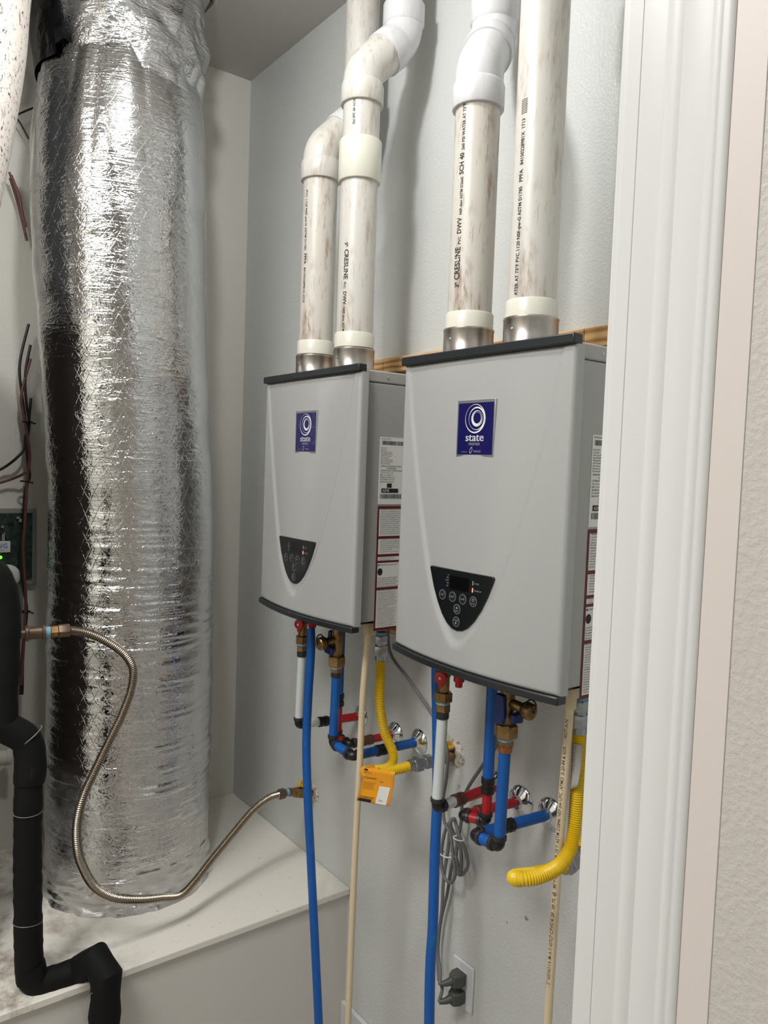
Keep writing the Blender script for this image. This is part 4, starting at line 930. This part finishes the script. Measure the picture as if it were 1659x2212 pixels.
# ------------------------------------------------------------------ steel gas hose in front of the duct
sh = thing('steel_gas_hose', 'corrugated stainless steel gas hose looping in front of the foil duct', 'gas hose', (0, 0, 0))
hp = [(-0.3350, -0.7787, 1.2788), (-0.3300, -0.7339, 1.2672), (-0.3250, -0.6900, 1.2437), (-0.3200, -0.6471, 1.2080), (-0.3150, -0.6258, 1.1671), (-0.3050, -0.6330, 1.1167), (-0.2900, -0.6615, 1.0564), (-0.2750, -0.6973, 1.0004), (-0.2650, -0.7317, 0.9412), (-0.2600, -0.7596, 0.8861), (-0.2600, -0.7729, 0.8264), (-0.2620, -0.7715, 0.7622), (-0.2680, -0.7551, 0.7029), (-0.2720, -0.7257, 0.6453), (-0.2750, -0.6789, 0.6019), (-0.2800, -0.6121, 0.5721), (-0.2900, -0.5468, 0.5514), (-0.3020, -0.4907, 0.5342), (-0.3200, -0.4440, 0.5489), (-0.3350, -0.3906, 0.5858), (-0.3500, -0.3212, 0.6343), (-0.3650, -0.2487, 0.6828), (-0.3780, -0.1889, 0.7014), (-0.3870, -0.1461, 0.7009)]
obj('hose', corrugated(hp, 0.0114, 0.0048, 0.0024, 16), 'steel_hose', sh)
a, b = V(hp[-1]), V((-0.3980, -0.0813, 0.6964)); d = (b - a).normalized()
obj('end_nut', MB().hexnut(a - d * 0.004, d, 0.0155, 0.024), 'bronze_iron', sh); obj('sealant', MB().lathe(a + d * 0.021, d, [(0, 0.0115), (0.012, 0.0115)], 18), 'sealant_blue', sh)
ck = a + d * 0.033
wl_ = V((-0.4146, 0.0000, 0.6853))
gas_cock(tuple(ck + (V(-0.43, 0.0, 0.655) - ck)), (ck - V(-0.43, 0.0, 0.655)), 'brass gas cock with yellow handle at the end of the steel hose', (ck - V(-0.43, 0.0, 0.655)).length)
wall_hole(-0.425, 0.657, 0.03, 'rough plaster patch round the gas pipe above the platform')
a, b = V(hp[0]), V((-0.3500, -0.8883, 1.2769)); d = (b - a).normalized()
obj('end_nut', MB().hexnut(a - d * 0.003, d, 0.0165, 0.026), 'bronze_iron', sh)
obj('flare_fitting', MB().hexnut(a + d * 0.023, d, 0.0150, 0.018), 'brass', sh)
obj('sealant', MB().lathe(a + d * 0.041, d, [(0, 0.0125), (0.012, 0.0125)], 18), 'sealant_blue', sh)
obj('pipe_coupling', MB().lathe(a + d * 0.052, d, [(0, 0.0165), (0.006, 0.0175), (0.008, 0.0150), (0.036, 0.0150), (0.038, 0.0185), (0.044, 0.0185)], 22), 'bronze_iron', sh)
obj('nipple', MB().tube([a + d * 0.09, a + d * 0.20], 0.0105, 16), 'bronze_iron', sh)

# ------------------------------------------------------------------ black insulated refrigerant line
bp = thing('insulated_pipe', 'black foam insulated pipe running down the left edge and over the platform', 'pipe', (0, 0, 0))
FR = 0.0315
def foam(pts, r=FR, sub=8, wob=0.0012):
    P = resample(spline(pts, sub), 0.012); R4 = random.Random(len(P))
    return MB().tube(P, [r + R4.uniform(-wob, wob) for _ in P], 24)
v0 = (-0.2900, -0.9324, 1.4249)
up_ = [(-0.292, -0.985, v0[2] + 0.012), (-0.291, -0.955, v0[2] + 0.006), (-0.2900, -0.9321, 1.3677), (-0.2900, -0.9314, 1.2611), (-0.2900, -0.9346, 1.1543), (-0.2880, -0.9345, 1.0794)]
obj('upper_sleeve', foam(up_, 0.035), 'foam_black', bp)
obj('jog_sleeve', foam([(-0.2880, -0.9576, 1.0996), (-0.2840, -0.9197, 1.0726), (-0.2780, -0.8833, 1.0405), (-0.2740, -0.8757, 0.9853), (-0.2720, -0.8788, 0.9426)], 0.0345), 'foam_black', bp)
obj('lower_sleeve', foam([(-0.2720, -0.8799, 0.9539), (-0.2700, -0.8812, 0.8223), (-0.2680, -0.8807, 0.7118), (-0.2660, -0.8793, 0.6003), (-0.2640, -0.8769, 0.5104), (-0.2620, -0.8740, 0.4674)], 0.0312), 'foam_black', bp)
obj('floor_sleeve', foam([(-0.2620, -0.8743, 0.5048), (-0.2570, -0.8628, 0.4614), (-0.2520, -0.8226, 0.4556), (-0.2460, -0.7744, 0.4613), (-0.2400, -0.7381, 0.4685)], 0.0325), 'foam_black', bp)
def mitred(pts, r):
    P = [V(q) for q in pts]; out = []; rr = []
    for i, q in enumerate(P):
        if 0 < i < len(P) - 1:
            a_, b_ = (P[i - 1] - q).normalized(), (P[i + 1] - q).normalized(); out += [q + a_ * r * 1.05, q, q + b_ * r * 1.05]; rr += [r, r * 1.12, r]
        else: out.append(q); rr.append(r)
    return MB().tube(out, rr, 24)
obj('drop_sleeve', mitred([(-0.2440, -0.7674, 0.4645), (-0.2050, -0.7400, 0.5015), (-0.1650, -0.7278, 0.4759), (-0.1580, -0.7330, 0.3909), (-0.1580, -0.7270, 0.1233)], 0.0335), 'foam_black', bp)
def tape(c, d, r, mat='tape_line', w=0.0012):
    c = V(c); dd, a, b = frame(d); obj('tape_edge', MB().tube([c + (a * math.cos(q) + b * math.sin(q)) * r for q in np.linspace(0, 2 * PI, 28)], w, 6), mat, bp)
tape((-0.2700, -0.8816, 0.8756), (0.05, 0, 1), 0.0318, w=0.0009); tape((-0.2660, -0.8804, 0.6119), (-0.1, 0.1, 1), 0.0318, w=0.0009); tape((-0.2780, -0.8793, 1.0485), (0.2, 0.6, -0.8), 0.035, w=0.0014)
tape((-0.2430, -0.7590, 0.4630), (0.12, 1, 0.1), 0.0335, 'tie_white', 0.0022); tape((-0.1750, -0.7342, 0.4554), (0.5, 0.35, -0.8), 0.0345, w=0.001)

# dirty white pipe at the top left corner
o = obj('flue_pipe', MB().tube(spline([(-0.44, -0.998, 2.074), (-0.4200, -0.9924, 2.1671), (-0.4400, -0.9444, 2.4355), (-0.4500, -0.9152, 2.6273), (-0.4600, -0.9033, 2.7730), (-0.4700, -0.8865, 2.9534), (-0.475, -0.945, ZC)], 8), 0.052, 32), 'dirty_white')
tag(o, 'dirty white speckled pipe at the top left beside the foil duct', 'pipe')

# control board, wires and small parts on the far left wall
XW = X0
cb = thing('control_board', 'dark green zone control board with a white cover on the left wall', 'circuit board', (XW, -0.80, 1.26))
inv = Matrix.Translation(-V(cb.location))
def wl(name, px, mat, x0, x1, parent, bevel=0.001):
    (ya, za), (yb, zb_) = px; return obj(name, MB().box(x0 - XW, x1 - XW, ya + 0.80, yb + 0.80, za - 1.26, zb_ - 1.26), mat, parent, bevel=bevel)
c0, c1 = (-0.9850, -0.8893, 1.2964), (-0.9850, -0.7107, 1.5348)
enc = wl('back_box', ((c0[1], c0[2]), (c1[1], c1[2])), 'enclosure', XW, -0.975, cb)
c0, c1 = (-0.9720, -0.8852, 1.3163), (-0.9720, -0.7243, 1.5212)
wl('circuit', ((c0[1], c0[2]), (c1[1], c1[2])), 'circuit_green', -0.976, -0.968, cb)
c0, c1 = (-0.9550, -0.8570, 1.4015), (-0.9550, -0.7894, 1.4360)
lb = wl('name_cover', ((c0[1], c0[2]), (c1[1], c1[2])), 'label_white', -0.968, -0.955, cb, 0.002)
mb = MB(); text_on_plane(mb, 'AWG', 0.021, (-0.9545 - XW, c1[1] + 0.80 - 0.052, c0[2] - 1.26 + 0.0135), (0, 1, 0), (0, 0, 1), sx=0.85); text_on_plane(mb, 'COMFORT', 0.0055, (-0.9545 - XW, c1[1] + 0.80 - 0.044, c0[2] - 1.26 + 0.0055), (0, 1, 0), (0, 0, 1)); ink('cover_lettering', mb, 'label_blue', lb)
c0 = (-0.9660, -0.8155, 1.3858); obj('green_light', MB().lathe((c0[0] - XW, c0[1] + 0.80, c0[2] - 1.26), (1, 0, 0), [(0, 0.005), (0.004, 0.004), (0.006, 0.002)], 12), 'led_green', cb)['label'] = 'lit green light'
c0, c1 = (-0.9660, -0.8132, 1.4370), (-0.9660, -0.8043, 1.4638); wl('switch', ((c0[1], c0[2]), (c1[1], c1[2])), 'enclosure', -0.968, -0.960, cb)
c0 = (-0.9500, -0.7961, 1.3269); obj('round_cover', MB().lathe((-0.968 - XW, c0[1] + 0.80, c0[2] - 1.26), (1, 0, 0), [(0, 0.036), (0.012, 0.036), (0.018, 0.030), (0.02, 0.01)], 28), 'label_white', cb)['label'] = 'white round cover'
for k in range(14):
    R5 = random.Random(k); y_, z_ = R5.uniform(-0.075, 0.06), R5.uniform(-0.075, 0.09)
    obj('component', MB().box(-0.968 - XW, -0.968 - XW + R5.uniform(0.004, 0.012), c1[1] + 0.80 + y_, c1[1] + 0.80 + y_ + R5.uniform(0.006, 0.018), c1[2] - 1.26 + z_ - 0.02, c1[2] - 1.26 + z_ - 0.02 + R5.uniform(0.006, 0.014)), 'circuit_green' if k % 3 else 'enclosure', cb)

wb = thing('wire_bundle', 'bundle of brown low voltage wires tied along the left wall behind the duct', 'wires', (0, 0, 0))
TR = [[ (-0.9400, -0.7466, 2.0983), (-0.9400, -0.7654, 2.0126), (-0.9400, -0.7714, 1.9564), (-0.9400, -0.7644, 1.8874), (-0.9400, -0.7547, 1.8110), (-0.9400, -0.7462, 1.7340), (-0.9400, -0.7430, 1.6561), (-0.9320, -0.7519, 1.5782), (-0.9320, -0.7528, 1.5213), (-0.9320, -0.7626, 1.4360), (-0.9320, -0.7607, 1.3502), (-0.9320, -0.7508, 1.2634), (-0.9320, -0.7514, 1.1767), (-0.9320, -0.7586, 1.0760), (-0.9320, -0.7630, 0.9601)],
      [ (-0.9320, -0.7422, 1.9936), (-0.9320, -0.7599, 1.9221), (-0.9320, -0.7673, 1.8728), (-0.9320, -0.7618, 1.8313), (-0.9250, -0.7537, 1.7757), (-0.9250, -0.7439, 1.6988), (-0.9250, -0.7511, 1.6210), (-0.9250, -0.7532, 1.5502), (-0.9250, -0.7566, 1.4864), (-0.9250, -0.7600, 1.4224), (-0.9250, -0.7554, 1.3366), (-0.9250, -0.7508, 1.2501), (-0.9250, -0.7552, 1.1351), (-0.9250, -0.7620, 0.9909)],
      [ (-0.9320, -0.7426, 2.0353), (-0.9320, -0.7538, 1.9715), (-0.9320, -0.7572, 1.9154), (-0.9320, -0.7515, 1.8461), (-0.9320, -0.7445, 1.7974), (-0.9320, -0.7506, 1.7337), (-0.9320, -0.7475, 1.6774), (-0.9320, -0.7419, 1.6351), (-0.9320, -0.7547, 1.5923), (-0.9400, -0.7551, 1.5208), (-0.9400, -0.7558, 1.4494), (-0.9400, -0.7632, 1.3780), (-0.9400, -0.7559, 1.2914), (-0.9400, -0.7447, 1.2182), (-0.9400, -0.7545, 1.1029), (-0.9400, -0.7560, 0.9570)],
      [ (-0.9400, -0.7382, 1.8755), (-0.9400, -0.7454, 1.7905), (-0.9400, -0.7530, 1.7548), (-0.9400, -0.7566, 1.7194), (-0.9400, -0.7785, 1.6903), (-0.9600, -0.8042, 1.6639), (-0.9650, -0.8376, 1.6432)],
      [ (-0.9400, -0.7456, 1.6603), (-0.9400, -0.7586, 1.6430), (-0.9600, -0.7871, 1.6261), (-0.9650, -0.8183, 1.6141), (-0.9650, -0.8500, 1.6038)],
      [ (-0.9400, -0.8035, 2.5342), (-0.9400, -0.7855, 2.4876), (-0.9400, -0.7726, 2.4501), (-0.9400, -0.7646, 2.4112), (-0.9400, -0.7591, 2.3646)],
      [ (-0.9320, -0.8000, 2.5248), (-0.9320, -0.7794, 2.4735), (-0.9320, -0.7689, 2.4219), (-0.9320, -0.7583, 2.3835)],
      [ (-0.9600, -0.7971, 2.5238), (-0.9600, -0.7789, 2.4672), (-0.9600, -0.7657, 2.4183), (-0.9600, -0.7496, 2.3502)]]
for k, P in enumerate(TR): obj('wire', MB().tube(spline(P, 5), 0.0042 if k not in (5,) else 0.0036, 8), 'wire_brown' if k not in (0, 2, 3) else 'wire_dark', wb)
for c in ((-0.9320, -0.7498, 1.8013), (-0.9320, -0.7549, 1.6206), (-0.9320, -0.7491, 1.2170)):
    c = V(c); obj('cable_tie', MB().tube([c + V(0.011 * math.cos(w), 0.012 * math.sin(w), 0.001) for w in np.linspace(0, 2 * PI, 18)], 0.0028, 6).tube([c + V(0.008, 0.010, 0), c + V(0.012, 0.021, -0.004)], 0.003, 6), 'strap_black', wb)
o = obj('wire', MB().tube(spline([(-0.9700, -0.7825, 2.7129), (-0.9550, -0.7715, 2.7205), (-0.9500, -0.7548, 2.7333), (-0.9500, -0.7329, 2.7479)], 5).copy() if False else spline([(-0.9500, -0.7329, 2.7452), (-0.9500, -0.7586, 2.7267), (-0.9500, -0.7826, 2.7049), (-0.9500, -0.7710, 2.6854), (-0.9500, -0.7489, 2.6485)], 5), 0.0028, 8), 'wire_dark', wb)
obj('wire', MB().tube(spline([(-0.9500, -0.7787, 2.8674), (-0.9500, -0.7684, 2.8442), (-0.9500, -0.7731, 2.7960), (-0.9500, -0.7830, 2.7662)], 5), 0.0042, 8), 'wire_dark', wb)

o = obj('pvc_stub', MB().tube([(-0.9300, -0.8580, 0.7749), (-0.9300, -0.7988, 0.7686)], 0.022, 20).tube([(-0.9300, -0.8041, 0.7697), (-0.9300, -0.7910, 0.7685)], 0.025, 20), 'pvc_cream'); tag(o, 'short cream pipe stub behind the black pipe at the left edge', 'pipe')
c0, c1 = (-0.9700, -0.8625, 0.4160), (-0.9700, -0.7744, 0.4476)
o = obj('wall_box', MB().box(XW, -0.965, c0[1], c1[1], c0[2], c1[2]), 'plate_white', bevel=0.004); tag(o, 'small pale box low on the left wall behind the black pipe', 'box')
